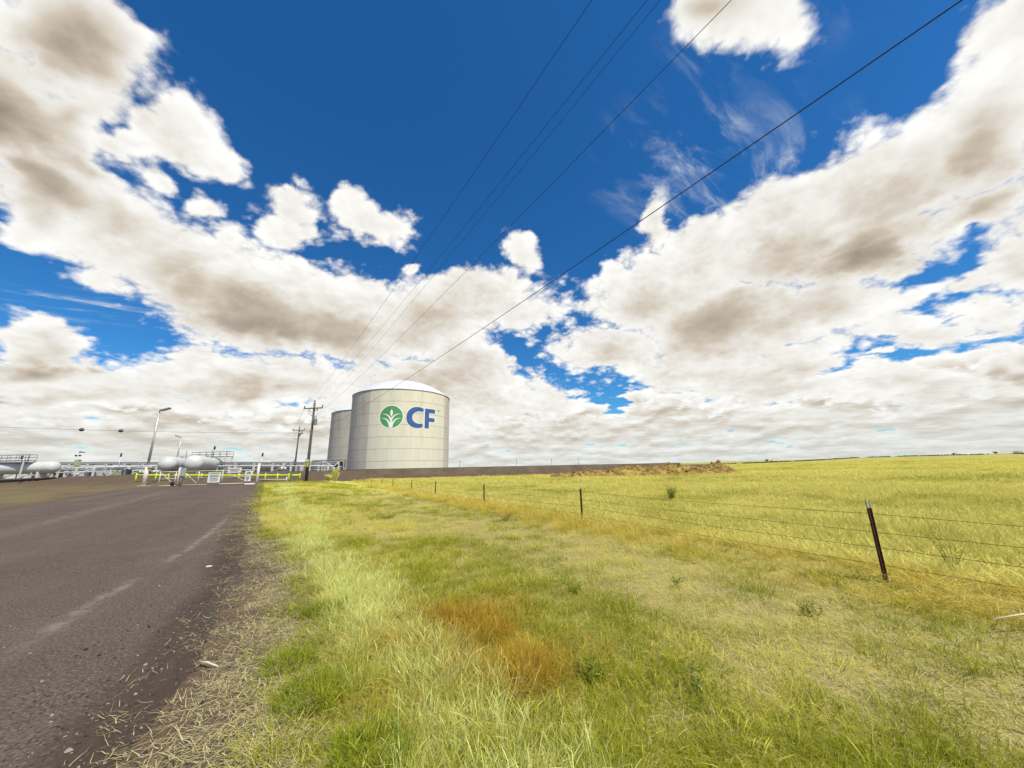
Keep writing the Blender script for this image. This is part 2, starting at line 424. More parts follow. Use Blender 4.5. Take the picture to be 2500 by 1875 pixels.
# field colours, shared by the ground and the grass so that blades and earth agree
def field_colour(n, pos):
    """dry straw with olive and ochre patches, varying over the field"""
    big = n.noise(n.v('MULTIPLY', pos, (1, 1, 0)), 0.055, 4, 0.55)
    mid = n.noise(n.v('MULTIPLY', pos, (1, 1, 0)), 0.40, 4, 0.6)
    sm = n.noise(pos, 2.2, 4, 0.6)
    straw = n.mix(sm, (0.61, 0.545, 0.115), (0.75, 0.685, 0.225))
    olive = n.mix(sm, (0.26, 0.265, 0.020), (0.43, 0.415, 0.05))
    f = n.ss(n.m('ADD', n.m('MULTIPLY', big, 0.6), n.m('MULTIPLY', mid, 0.4)), 0.49, 0.60)
    c = n.mix(n.m('MULTIPLY', f, 0.88), straw, olive)
    och = n.ss(n.noise(n.v('ADD', pos, (31, 7, 0)), 0.33, 4, 0.6), 0.58, 0.75)
    return n.mix(n.m('MULTIPLY', och, 0.55), c, (0.50, 0.34, 0.035))

def ground_material():
    mt = bpy.data.materials.new('field_ground'); mt.use_nodes = True
    t = mt.node_tree; t.nodes.clear(); n = NB(t)
    ge = n.new('ShaderNodeNewGeometry'); pos = ge.outputs['Position']
    fc = field_colour(n, pos)
    sm = n.noise(pos, 9.0, 5, 0.65)
    thatch = n.mix(sm, (0.15, 0.11, 0.034), (0.44, 0.355, 0.10))
    dist = n.v('LENGTH', pos)
    fc2 = n.v('SCALE', fc, scale=n.ss(dist, 60, 260, 1.0, 0.66))            # far ground darkened to stand in for grass blades shading one another
    c = n.mix(n.ss(dist, 12, 60, 0.15, 0.92), thatch, fc2)
    a_s = n.new('ShaderNodeAttribute', attribute_name='soil').outputs['Fac']
    s1 = n.noise(pos, 0.55, 6, 0.62); s2 = n.noise(pos, 6.0, 5, 0.6)
    soil = n.mix(s1, (0.070, 0.046, 0.030), (0.165, 0.115, 0.078))
    soil = n.mix(n.m('MULTIPLY', n.ss(s2, 0.55, 0.8), 0.4), soil, (0.26, 0.20, 0.12))
    edge = n.ss(n.m('ADD', a_s, n.m('MULTIPLY', n.m('SUBTRACT', n.noise(pos, 0.8, 5, 0.65), 0.5), 0.7)), 0.35, 0.65)
    c = n.mix(edge, c, soil)
    a_v = n.new('ShaderNodeAttribute', attribute_name='verge').outputs['Fac']
    vg = n.mix(n.noise(pos, 5.0, 5, 0.65), (0.12, 0.092, 0.045), (0.23, 0.185, 0.085))
    c = n.mix(n.m('MULTIPLY', a_v, n.ss(n.noise(pos, 0.5, 4, 0.6), 0.3, 0.6)), c, vg)
    # far ploughed and scrub strips
    mp = n.v('MULTIPLY', pos, (0.0012, 0.006, 0))
    st_ = n.ss(n.noise(mp, 3.0, 4, 0.5), 0.52, 0.60)
    c = n.mix(n.m('MULTIPLY', st_, n.ss(dist, 250, 420, 0, 0.65)), c, (0.13, 0.115, 0.045))
    bs = n.new('ShaderNodeBsdfPrincipled'); n.put(bs.inputs['Base Color'], c)
    bs.inputs['Roughness'].default_value = 0.95; bs.inputs['Specular IOR Level'].default_value = 0.1
    bp = n.new('ShaderNodeBump'); bp.inputs['Strength'].default_value = 0.7; bp.inputs['Distance'].default_value = 0.06
    n.put(bp.inputs['Height'], n.m('ADD', n.noise(pos, 3.0, 6, 0.65), n.m('MULTIPLY', n.noise(pos, 30.0, 4, 0.6), 0.25)))
    t.links.new(bp.outputs[0], bs.inputs['Normal'])
    o = n.new('ShaderNodeOutputMaterial'); t.links.new(bs.outputs[0], o.inputs[0])
    return mt

ROAD_L, ROAD_R = -12.3, -0.75
def bend(s):                            # the road's right side swings away towards the gate
    return np.interp(s, [8, 10.7, 15.5, 20.3, 26, 31.6, 36, 47], [0, -.30, -.75, -1.2, -1.7, -2.15, -2.5, -3.4])
def road_edge(s):                       # ragged right edge of the road
    return ROAD_R + bend(s) + 0.16 * (fbm(s * 0.7, 3.0 + 0 * s, 4) - 0.5) * 2
def soil_mask(x, y):
    s, t = st(x, y); d = crest_dist(x, y)
    k = 1 - smooth(5.5, 8.0, d)
    k = np.maximum(k, smooth(43.5, 48, s) * (1 - smooth(-1, 6, t + 2 * (fbm(x * .3, y * .3, 3) - .5))))   # bare earth by the gate
    k = np.maximum(k, (1 - smooth(0.0, 0.6, t - bend(s) + 0.8 * smooth(9, 18, s))) * 0.95)                                   # shoulder
    return k * (1 - smooth(-1, 4, -200 - x))
def verge_mask(x, y):
    s, t = st(x, y)
    return smooth(12.0, 14.0, -t) * smooth(10, 20, s) * smooth(4.0, 9.0, crest_dist(x, y)) * 0.9

rr = np.concatenate([[0.4], 0.6 * 1.0225 ** np.arange(0, 420)]); rr = rr[rr < 7000]
aa = np.concatenate([np.linspace(-75, 75, 521)[:-1], np.linspace(75, 285, 101)[:-1]])
RR, AA = np.meshgrid(rr, np.radians(aa), indexing='ij')
X = RR * np.sin(AA); Y = RR * np.cos(AA); Z = height(X, Y)
S, T = st(X, Y)
road_in = smooth(0.05, 0.35, road_edge(S) - T) * smooth(0.05, 0.35, T - ROAD_L) * (1 - smooth(43, 45, S))
ground = grid_mesh('ground', X, Y, Z - 0.07 * road_in, ground_material(), dict(soil=soil_mask(X, Y), verge=verge_mask(X, Y)), wrap=True)
tag(ground, 'rolling dry prairie ground under the grass', kind='structure')

def road_material():
    mt = bpy.data.materials.new('worn_asphalt'); mt.use_nodes = True
    t = mt.node_tree; t.nodes.clear(); n = NB(t)
    ge = n.new('ShaderNodeNewGeometry'); pos = ge.outputs['Position']
    mpn = n.new('ShaderNodeMapping'); n.put(mpn.inputs['Vector'], pos)
    mpn.inputs['Rotation'].default_value = (0, 0, R_(-30)); rp = mpn.outputs[0]      # x across, y along the road
    # rotate so that y runs along the road heading
    sx = n.new('ShaderNodeSeparateXYZ'); n.put(sx.inputs[0], rp)
    long_ = n.v('MULTIPLY', rp, (1.0, 0.10, 0.0))
    f1 = n.noise(long_, 0.55, 5, 0.6); f2 = n.noise(pos, 0.7, 6, 0.65); gr = n.noise(pos, 38.0, 5, 0.75); gr2 = n.noise(pos, 11.0, 6, 0.72)
    c = n.mix(f1, (0.068, 0.047, 0.034), (0.142, 0.102, 0.076))
    c = n.mix(n.m('MULTIPLY', n.ss(f2, 0.45, 0.75), 0.5), c, (0.165, 0.122, 0.092))
    c = n.mix(n.m('MULTIPLY', n.ss(gr, 0.52, 0.62), 0.75), c, (0.20, 0.165, 0.14))
    c = n.mix(n.m('MULTIPLY', n.ss(gr, 0.48, 0.38), 0.85), c, (0.028, 0.021, 0.018))
    ed = n.new('ShaderNodeAttribute', attribute_name='edge').outputs['Fac']
    crumb = n.ss(n.m('ADD', ed, n.m('MULTIPLY', n.m('SUBTRACT', gr2, 0.5), 0.9)), 0.35, 0.8)
    c = n.mix(n.m('MULTIPLY', crumb, 0.85), c, n.mix(gr2, (0.030, 0.020, 0.014), (0.085, 0.058, 0.040)))
    # faded pale edge stripe and tyre-polished dusty streaks
    pa = n.new('ShaderNodeAttribute', attribute_name='stripe').outputs['Fac']
    c = n.mix(n.m('MULTIPLY', n.m('MULTIPLY', pa, 0.6), n.ss(n.noise(pos, 3.5, 6, 0.75), 0.38, 0.64)), c, (0.33, 0.28, 0.22))
    du = n.ss(n.noise(n.v('MULTIPLY', rp, (1.0, 0.05, 0)), 0.9, 4, 0.55), 0.58, 0.74)
    c = n.mix(n.m('MULTIPLY', du, 0.3), c, (0.20, 0.17, 0.145))
    dk = n.ss(n.noise(n.v('MULTIPLY', n.v('ADD', rp, (9, 4, 0)), (1.0, 0.09, 0)), 1.1, 5, 0.6), 0.60, 0.72)
    c = n.mix(n.m('MULTIPLY', dk, 0.55), c, (0.035, 0.029, 0.028))
    bs = n.new('ShaderNodeBsdfPrincipled'); n.put(bs.inputs['Base Color'], c)
    bs.inputs['Roughness'].default_value = 0.9; bs.inputs['Specular IOR Level'].default_value = 0.2
    bp = n.new('ShaderNodeBump'); bp.inputs['Strength'].default_value = 0.9; bp.inputs['Distance'].default_value = 0.012
    n.put(bp.inputs['Height'], n.m('ADD', gr, n.m('MULTIPLY', gr2, 0.6)))
    t.links.new(bp.outputs[0], bs.inputs['Normal'])
    o = n.new('ShaderNodeOutputMaterial'); t.links.new(bs.outputs[0], o.inputs[0])
    return mt

ss_ = np.concatenate([np.linspace(-30, 2, 40)[:-1], np.linspace(2, 20, 220)[:-1], np.linspace(20, 44.5, 90)])
tn = np.concatenate([np.linspace(0, 0.25, 60)[:-1], np.linspace(0.25, 1, 50)])
SS, TN = np.meshgrid(ss_, tn, indexing='ij')
TT = road_edge(SS) + (ROAD_L - road_edge(SS)) * TN
XX, YY = xy(SS, TT)
edge = np.exp(-((road_edge(SS) - TT) / 0.85) ** 2) * (1 - 0.7 * smooth(14, 26, SS))
stripe = np.exp(-((TT + 2.55 - 0.06 * np.sin(SS * 0.6)) / 0.10) ** 2) * smooth(5.5, 8, SS) * (1 - smooth(17, 21, SS)) * (1 - 0.85 * smooth(9.2, 10, SS) * (1 - smooth(11, 11.5, SS)))
stripe = np.maximum(stripe, 0.45 * np.exp(-((TT + 8.6) / 0.35) ** 2) * smooth(14, 22, SS) * (1 - smooth(33, 38, SS)))
road = grid_mesh('road', XX, YY, height(XX, YY) + 0.004 - 0.03 * smooth(0.12, 0.0, road_edge(SS) - TT), road_material(), dict(edge=edge, stripe=stripe))
tag(road, 'wide worn dark brown asphalt road leading to the gate', kind='structure')

# ------------------------------------------------------------------ storage tanks
def tank_materials():
    out = []
    for nm, a, b, dirt, d in (('weathered_cladding', (0.47, 0.43, 0.35), (0.60, 0.555, 0.47), (0.27, 0.24, 0.19), 0.55),
                              ('painted_cladding', (0.64, 0.61, 0.47), (0.73, 0.70, 0.56), (0.44, 0.40, 0.28), 0.5)):
        mt = bpy.data.materials.new(nm); mt.use_nodes = True
        t = mt.node_tree; t.nodes.clear(); n = NB(t)
        tcn = n.new('ShaderNodeTexCoord'); ob = tcn.outputs['Object']
        sp = n.new('ShaderNodeSeparateXYZ'); n.put(sp.inputs[0], ob)
        ang = n.m('ARCTAN2', sp.outputs[1], sp.outputs[0])
        cb = n.new('ShaderNodeCombineXYZ'); n.put(cb.inputs[0], n.m('MULTIPLY', ang, 17.3)); n.put(cb.inputs[2], sp.outputs[2])
        uv = cb.outputs[0]
        st1 = n.noise(n.v('MULTIPLY', uv, (1.6, 1, 0.05)), 1.0, 6, 0.7)
        st2 = n.noise(n.v('MULTIPLY', uv, (0.35, 1, 0.09)), 1.0, 5, 0.65)
        sheet = n.new('ShaderNodeTexWhiteNoise', noise_dimensions='2D')
        fl = n.v('FLOOR', n.v('MULTIPLY', uv, (1.1, 1, 1 / 3.82)))
        sf = n.new('ShaderNodeSeparateXYZ'); n.put(sf.inputs[0], fl)
        c2 = n.new('ShaderNodeCombineXYZ'); n.put(c2.inputs[0], sf.outputs[0]); n.put(c2.inputs[1], sf.outputs[2])
        n.put(sheet.inputs['Vector'], c2.outputs[0])
        c = n.mix(n.m('ADD', n.m('MULTIPLY', sheet.outputs['Value'], 0.35), n.m('MULTIPLY', st1, 0.65)), a, b)
        wet = n.m('MULTIPLY', n.ss(st2, 0.45, 0.72), n.ss(sp.outputs[2], 8, 27, 0.35, 1.0))
        c = n.mix(n.m('MULTIPLY', wet, d), c, dirt)
        c = n.mix(n.m('MULTIPLY', n.ss(st1, 0.62, 0.80), 0.45), c, dirt)
        bs = n.new('ShaderNodeBsdfPrincipled'); n.put(bs.inputs['Base Color'], c)
        bs.inputs['Roughness'].default_value = 0.6; bs.inputs['Specular IOR Level'].default_value = 0.25
        rib = n.m('SINE', n.m('MULTIPLY', ang, 17.3 * 2 * math.pi / 0.9))
        bp = n.new('ShaderNodeBump'); bp.inputs['Strength'].default_value = 0.35; bp.inputs['Distance'].default_value = 0.03
        n.put(bp.inputs['Height'], n.m('ADD', n.m('MULTIPLY', rib, 0.7), st1)); t.links.new(bp.outputs[0], bs.inputs['Normal'])
        o = n.new('ShaderNodeOutputMaterial'); t.links.new(bs.outputs[0], o.inputs[0])
        out.append(mt)
    return out
CLAD, PAINT = tank_materials()
DOME = material('white_dome_paint', (0.62, 0.64, 0.65), 0.5, 0, 0.04, 0.3, dirt=((0.55, 0.54, 0.50), 0.4))
TR, TH = 17.3, 28.55
COURSES = [2.0, 5.34, 9.13, 12.95, 16.85, 20.65, 24.5, TH]

def arc_strip(cx, cy, r0, r1, z0, z1, a0, a1, n):
    """a curved slab from radius r0 to r1 with closed edges"""
    mb = MB(); full = abs(a1 - a0) >= 2 * math.pi - 1e-6
    k = n if full else n + 1
    vs = []
    for i in range(k):
        a = a0 + (a1 - a0) * i / n
        for r, z in ((r0, z0), (r1, z0), (r1, z1), (r0, z1)): vs.append((cx + r * math.cos(a), cy + r * math.sin(a), z))
    fs = []
    for i in range(n):
        j = (i + 1) % k
        for e in range(4): fs.append((i * 4 + e, j * 4 + e, j * 4 + (e + 1) % 4, i * 4 + (e + 1) % 4))
    if not full: fs += [(3, 2, 1, 0), tuple(4 * n + q for q in (0, 1, 2, 3))]
    return mb.add(vs, fs)

def make_tank(cx, cy, label, painted):
    t = thing('storage_tank', label, 'tank', (cx, cy, 2.0))
    for z0, z1 in zip(COURSES, COURSES[1:]):
        gap = 0.04
        o = arc_strip(cx, cy, TR - 0.4, TR, z0 + gap, z1 - gap, 0, 2 * math.pi, 160).build('shell_course', CLAD, t)
    arc_strip(cx, cy, TR - 0.5, TR - 0.06, 2.0, TH - 0.05, 0, 2 * math.pi, 96).build('inner_wall', M['grey'], t)
    cap = 6.5; rs = (TR ** 2 + cap ** 2) / (2 * cap)
    prof = [(rs * math.sin(p), TH + 0.02 + cap - rs + rs * math.cos(p)) for p in np.linspace(math.asin(TR / rs), 0.004, 22)]
    MB().lathe((cx, cy, 0), prof, 128).build('dome_roof', DOME, t)
    arc_strip(cx, cy, TR - 0.25, TR + 0.16, TH - 0.16, TH + 0.06, 0, 2 * math.pi, 160).build('rim_angle', M['grey'], t)
    if painted:
        for z0, z1 in zip(COURSES, COURSES[1:]):             # repainted face, in courses and sheets
            cuts = np.radians(np.linspace(-108.1, -16.4, 9))
            for a0, a1 in zip(cuts, cuts[1:]):
                o = arc_strip(cx, cy, TR - 0.05, TR + 0.05, z0 + 0.04, z1 - (0.04 if z1 < TH else 0.2), a0 + 0.0005, a1 - 0.0005, 12).build('cladding_panel', PAINT, t)
    return t

A1 = R_(17.8)
T1 = (-135 * math.sin(A1), 135 * math.cos(A1))
tank1 = make_tank(*T1, 'huge pale storage tank with a white dome and a painted green and blue logo', True)
A2 = R_(22.2)
tank2 = make_tank(-178.5 * math.sin(A2), 178.5 * math.cos(A2), 'plain grey storage tank standing half hidden behind the logo tank', False)

# painted emblem and letters, bent round the tank's wall
def flat_fill(outlines):
    cu = bpy.data.curves.new('outline', 'CURVE'); cu.dimensions = '2D'; cu.fill_mode = 'BOTH'
    for pts in outlines:
        sp = cu.splines.new('POLY'); sp.points.add(len(pts) - 1); sp.use_cyclic_u = True
        for p, q in zip(sp.points, pts): p.co = (q[0], q[1], 0, 1)
    ob = bpy.data.objects.new('outline', cu)
    me = bpy.data.meshes.new_from_object(ob)
    bpy.data.objects.remove(ob); bpy.data.curves.remove(cu)
    return me
def bend_on_tank(name, me, mat, parent, lift):
    bm = bmesh.new(); bm.from_mesh(me); bpy.data.meshes.remove(me)
    xs = [v.co.x for v in bm.verts]
    for x in np.arange(min(xs) + 0.3, max(xs), 0.45):
        bmesh.ops.bisect_plane(bm, geom=bm.verts[:] + bm.edges[:] + bm.faces[:], plane_co=(x, 0, 0), plane_no=(1, 0, 0))
    off = base_of(parent)
    for v in bm.verts:
        a = R_(-83.2) + v.co.x / TR; r = TR + lift
        v.co = Vector((T1[0] + r * math.cos(a) - off.x, T1[1] + r * math.sin(a) - off.y, v.co.y - off.z))
    bmesh.ops.recalc_face_normals(bm, faces=bm.faces[:])
    out = bpy.data.meshes.new(name); bm.to_mesh(out); bm.free()
    out.materials.append(mat)
    o = bpy.data.objects.new(name, out); col.objects.link(o); o.parent = parent
    return o
def circle_pts(cx, cy, rx, ry, n=72, a0=0, a1=360): return [(cx + rx * math.cos(R_(a0 + (a1 - a0) * i / n)), cy + ry * math.sin(R_(a0 + (a1 - a0) * i / n))) for i in range(n)]
def grow(pts, d):                       # offset an outline outwards
    n = len(pts); area = sum(pts[i][0] * pts[(i + 1) % n][1] - pts[(i + 1) % n][0] * pts[i][1] for i in range(n))
    sg = 1 if area > 0 else -1; out = []
    for i in range(n):
        a, b, c = Vector(pts[i - 1]), Vector(pts[i]), Vector(pts[(i + 1) % n])
        n1 = Vector(((b - a).y, -(b - a).x)).normalized(); n2 = Vector(((c - b).y, -(c - b).x)).normalized()
        m_ = (n1 + n2); m_ = m_ / max(0.5, m_.length_squared / 2) if m_.length > 1e-6 else n1
        out.append(tuple(b + m_ * d * sg))
    return out
def stroke(pts, ws):                    # tapered stroke as an outline
    P = [Vector(p) for p in pts]; L, Rr = [], []
    for i, p in enumerate(P):
        d = (P[min(i + 1, len(P) - 1)] - P[max(i - 1, 0)]).normalized(); nn = Vector((-d.y, d.x))
        L.append(tuple(p + nn * ws[i] / 2)); Rr.append(tuple(p - nn * ws[i] / 2))
    return L + Rr[::-1]
def bez(p0, p1, p2, n=14): return [((1 - k) ** 2 * p0[0] + 2 * k * (1 - k) * p1[0] + k * k * p2[0], (1 - k) ** 2 * p0[1] + 2 * k * (1 - k) * p1[1] + k * k * p2[1]) for k in np.linspace(0, 1, n)]
LG = material('logo_green', (0.085, 0.30, 0.105), 0.6, 0, 0.10, 0.5, dirt=((0.16, 0.36, 0.18), 0.4))
LB = material('logo_blue', (0.040, 0.105, 0.30), 0.6, 0, 0.10, 0.5, dirt=((0.09, 0.16, 0.36), 0.4))
LW = material('logo_white', (0.80, 0.80, 0.76), 0.6, 0, 0.03, 0.5)
ZC = 19.33
bend_on_tank('emblem_border', flat_fill([circle_pts(0, ZC, 3.86, 3.86)]), LW, tank1, 0.062)
bend_on_tank('emblem_disc', flat_fill([circle_pts(0, ZC, 3.58, 3.58)]), LG, tank1, 0.074)
leafs = [
    circle_pts(0.05, ZC + 1.22, 0.42, 1.32, 28),
]
leafs[0] = [(0.05 + 0.44 * math.sin(math.pi * k) ** 1.25 * sgn, ZC - 0.15 + 2.75 * (k if sgn > 0 else k)) for sgn in (1, -1) for k in (np.linspace(0, 1, 14) if sgn > 0 else np.linspace(0.93, 0.07, 12))]
for sx in (-1, 1):
    up_ = bez((0.02 * sx, ZC - 1.1), (0.75 * sx, ZC + 0.95), (2.85 * sx, ZC + 0.98))
    leafs.append(stroke(up_, [0.58 * (1 - k) ** 0.8 + 0.05 for k in np.linspace(0, 1, 14)]))
    lo_ = bez((0.16 * sx, ZC - 3.45), (0.65 * sx, ZC - 0.35), (3.0 * sx, ZC - 0.45))
    leafs.append(stroke(lo_, [0.70 * (1 - k) ** 0.8 + 0.05 for k in np.linspace(0, 1, 14)]))
leafs.append([(-0.52, ZC - 3.62), (0.52, ZC - 3.62), (0.30, ZC - 1.6), (0.10, ZC - 0.35), (-0.10, ZC - 0.35), (-0.30, ZC - 1.6)])
for i, L in enumerate(leafs): bend_on_tank('emblem_leaf', flat_fill([L]), LW, tank1, 0.086 + 0.003 * i)
def letter_c():
    pts = []
    cx, rx, ry = 8.30, 3.63, 3.52
    sup = lambda a, ax, ay, e: (math.copysign(abs(math.cos(a)) ** e, math.cos(a)) * ax, math.copysign(abs(math.sin(a)) ** e, math.sin(a)) * ay)
    for a in np.radians(np.linspace(57, 303, 60)):
        x, y = sup(a, rx, ry, 0.93); pts.append((cx + x, 19.31 + y))
    inn = []
    for a in np.radians(np.linspace(298, 62, 50)):
        x, y = sup(a, 2.45, 2.05, 0.95); inn.append((9.02 + x, 19.31 + y))
    return [(10.19, 22.62)] + pts + [(10.15, 15.98), (10.12, 17.42)] + inn + [(10.15, 21.13)]
def letter_f():
    return [(10.83, 15.85), (12.47, 15.85), (12.47, 18.15), (14.80, 18.15), (14.80, 19.50), (12.47, 19.50), (12.47, 21.10), (14.95, 21.10), (14.95, 22.55), (10.83, 22.55)]
for nm, L in (('letter_c', letter_c()), ('letter_f', letter_f())):
    bend_on_tank(nm + '_border', flat_fill([grow(L, 0.16)]), LW, tank1, 0.066)
    bend_on_tank(nm, flat_fill([L]), LB, tank1, 0.080)
def trademark():
    x, z, h, w = 15.95, 22.05, 0.55, 0.1
    T_ = [(x, z + h), (x + .5, z + h), (x + .5, z + h - w), (x + .3, z + h - w), (x + .3, z), (x + .2, z), (x + .2, z + h - w), (x, z + h - w)]
    x += .6
    M_ = [(x, z), (x, z + h), (x + .1, z + h), (x + .3, z + .2), (x + .5, z + h), (x + .6, z + h), (x + .6, z), (x + .5, z), (x + .5, z + h - .25), (x + .3, z + .02), (x + .1, z + h - .25), (x + .1, z)]
    return [T_, M_]
bend_on_tank('trademark_letters', flat_fill(trademark()), LB, tank1, 0.08)

# ------------------------------------------------------------------ retaining wall round the tanks
WALLM = material('brown_retaining_panel', (0.185, 0.140, 0.100), 0.9, 0, 0.22, 0.35, 0.4, 8, dirt=((0.24, 0.19, 0.13), 0.6))
wall = thing('retaining_wall', 'long low brown panelled retaining wall in front of the tanks', 'wall', (0, 98, 0))
wx = np.arange(-46.5, 46.5, 5.45)
wl = [(float(x), 92.6 + (x + 46.5) * 0.0735) for x in wx]
for (ax, ay), (bx, by) in zip(wl, wl[1:]):
    L = math.hypot(bx - ax, by - ay); a = math.atan2(by - ay, bx - ax)
    zt = 2.80 - 0.0048 * (ax + 46.5)
    MB().box(((ax + bx) / 2, (ay + by) / 2 + random.uniform(-.01, .01), (zt + 0.2) / 2), (L - 0.07, 0.22, zt - 0.2), a).build('panel', WALLM, wall)
    MB().box((bx, by + 0.10, zt / 2 + 0.1), (0.16, 0.2, zt - 0.1), a).build('joint_post', M['cream'], wall)
MB().tube([(x, y - 0.02, 2.86 - 0.0048 * (x + 46.5)) for x, y in wl], 0.06, 6).build('coping', M['dark'], wall)

# ------------------------------------------------------------------ soil heap
def soil_material():
    return material('excavated_soil', (0.23, 0.145, 0.045), 0.95, 0, 0.5, 1.3, 0.8, 9, dirt=((0.50, 0.40, 0.09), 0.85), spec=0.1)
SOIL = soil_material()
heap = thing('soil_heap', 'long low heap of dug brown soil with straw on it in the field', 'soil heap', (22.5, 64, 0))
n1, n2 = 150, 44
hu, hv = np.meshgrid(np.linspace(-1, 1, n1), np.linspace(-1, 1, n2), indexing='ij')
HX = 23.0 + hu * 17.5 + hv * 0.6; HY = 64.5 + hv * 4.0 + hu * 0.5
prof = np.interp(hu, [-1, -.93, -.62, -.42, -.2, 0.05, 0.3, 0.5, 0.62, 0.78, 0.93, 1], [0, .45, .85, 0.8, 1.25, 1.1, 1.35, 1.15, 0.95, 1.6, .55, 0])
HZ = prof * np.clip(1 - hv ** 2, 0, 1) ** 0.8 * 1.35
HZ = HZ + (np.abs(fbm(HX * 0.9, HY * 0.9, 5) - .5) * 1.1 + (fbm(HX * 2.6, HY * 2.6, 3) - .5) * 0.5) * np.clip(HZ * 1.4, 0, 1)
hm = grid_mesh('mound', HX, HY, height(HX, HY) + HZ - 0.06, SOIL)
hm.data.transform(Matrix.Translation((-22.5, -64, 0))); hm.parent = heap
def rock_verts(r, seed):
    q = np.random.default_rng(seed); bm = bmesh.new(); bmesh.ops.create_icosphere(bm, subdivisions=1, radius=1)
    vs = [(v.co * (0.7 + 0.5 * q.random())) for v in bm.verts]; fs = [tuple(v.index for v in f.verts) for f in bm.faces]; bm.free()
    k = Vector(((0.8 + q.random() * .5) * r, (0.8 + q.random() * .5) * r, (0.5 + q.random() * .4) * r))
    e = Euler(tuple(q.random(3) * 6)).to_matrix()
    return [e @ Vector((v.x * k.x, v.y * k.y, v.z * k.z)) for v in vs], fs
clods = []
for i in range(120):
    u, v = rng.uniform(-.95, .95), rng.uniform(-.95, .3)
    i0, j0 = int((u + 1) / 2 * (n1 - 1)), int((v + 1) / 2 * (n2 - 1))
    p = Vector((HX[i0, j0], HY[i0, j0], float(height(HX[i0:i0+1, j0], HY[i0:i0+1, j0])[0]) + HZ[i0, j0]))
    vs, fs = rock_verts(float(rng.choice([.16, .22, .3, .42], p=[.4, .3, .2, .1])), i)
    clods.append(MB().add([q + p for q in vs], fs).build('soil_clod', SOIL, heap))

# ------------------------------------------------------------------ utility poles
def utility_pole(base, top_z, label, arm_half, arm_dir, equipment):
    bx, by = base; bz = hz(bx, by) - 0.1
    t = thing('utility_pole', label, 'utility pole', (bx, by, bz), 'wooden utility poles by the plant gate')
    MB().tube([(bx, by, bz), (bx, by, (bz + top_z) / 2), (bx, by, top_z)], [0.19, 0.16, 0.125], 10).build('pole', M['wood'], t)
    ad = Vector((*arm_dir, 0)).normalized(); za = top_z - 0.75
    c = Vector((bx, by, za)) + Vector((-ad.y, ad.x, 0)) * -0.16
    MB().box(c, (arm_half * 2, 0.12, 0.14), math.atan2(ad.y, ad.x)).build('crossarm', M['wood'], t)
    for s in (-1, 1):
        MB().tube([c + ad * s * arm_half * 0.5 - Vector((0, 0, .05)), c - Vector((0, 0, 0.65))], 0.03, 5).build('arm_brace', M['galv'], t)
    tips = [c + ad * -arm_half * 0.93, c + ad * arm_half * 0.93, Vector((bx, by, top_z - 0.02))]
    for p in tips:
        MB().lathe(p, [(0.03, 0.05), (0.03, 0.16), (0.10, 0.17), (0.10, 0.22), (0.055, 0.26), (0.085, 0.30), (0.04, 0.36)], 10).build('insulator', M['porcelain'], t)
    return t, tips, c
P1 = (-26.05, 45.0)
pole1, tips1, c1 = utility_pole(P1, 11.0, 'taller wooden utility pole carrying a grey transformer beside the gate', 1.35, (1, -0.12), True)
zt = 11.0
# transformer with bushings on its bracket, street light, cut-out, meter boxes and conduit
tr = MB().lathe((P1[0] + 0.42, P1[1] - 0.18, zt - 2.95), [(0.20, 0), (0.235, 0.03), (0.235, 0.72), (0.25, 0.74), (0.25, 0.80), (0.12, 0.88)], 18).build('transformer', M['xfmr'], pole1)
for dx in (-0.09, 0.09):
    MB().lathe((P1[0] + 0.42 + dx, P1[1] - 0.18, zt - 2.08), [(0.045, 0), (0.05, .08), (.03, .1), (.05, .16), (.03, .2), (.015, .32)], 8).build('bushing', M['porcelain'], tr)
MB().box((P1[0] + 0.17, P1[1] - 0.12, zt - 2.4), (0.25, 0.08, 0.10)).build('bracket', M['galv'], pole1)
MB().box((P1[0] + 0.55, P1[1] - 0.24, zt - 0.98), (0.08, 0.1, 0.34), 0, 0, 0.15).build('fuse_cutout', M['porcelain'], pole1)
MB().tube([(P1[0] - 0.1, P1[1] - .1, zt - 1.75), (P1[0] - 0.55, P1[1] - .15, zt - 1.45)], 0.035, 6).build('side_bracket', M['grey'], pole1)
la = MB().tube([(P1[0] - 0.1, P1[1], zt - 3.75), (P1[0] - 0.5, P1[1] - .2, zt - 3.62), (P1[0] - 0.95, P1[1] - .4, zt - 3.70)], 0.03, 6).build('lamp_arm', M['galv'], pole1)
MB().lathe((P1[0] - 1.0, P1[1] - .42, zt - 4.12), [(0.19, 0), (0.17, .08), (.10, .28), (.11, .42), (.03, .58)], 12).build('lamp_head', M['grey'], la)
mb_ = MB().box((P1[0] + 0.02, P1[1] - 0.30, 3.25), (0.40, 0.2, 0.95)).build('meter_box', M['meter'], pole1)
MB().lathe((P1[0] + 0.02, P1[1] - 0.40, 3.5), [(0.12, 0), (0.12, 0.06), (0.08, 0.1)], 12, (0, -1, 0)).build('meter_dial', M['scrap'], mb_)
MB().tube([(P1[0] - 0.22, P1[1] - 0.3, hz(*P1) - .1), (P1[0] - 0.18, P1[1] - 0.3, 3.0), (P1[0] - 0.16, P1[1] - 0.24, 4.6)], 0.055, 7).build('conduit', M['galv'], pole1)
P2 = (-49.2, 80.0)
pole2, tips2, c2 = utility_pole(P2, 12.55, 'shorter wooden utility pole behind the lime guard rail', 1.45, (1, -0.1), True)
for dz, L in ((1.5, 1.05), (1.9, 0.8), (2.75, 0.9)):
    MB().tube([(P2[0] - 0.1, P2[1] - .15, 12.55 - dz), (P2[0] - L, P2[1] - .2, 12.55 - dz + 0.12)], 0.05, 6).build('side_bracket', M['grey'], pole2)
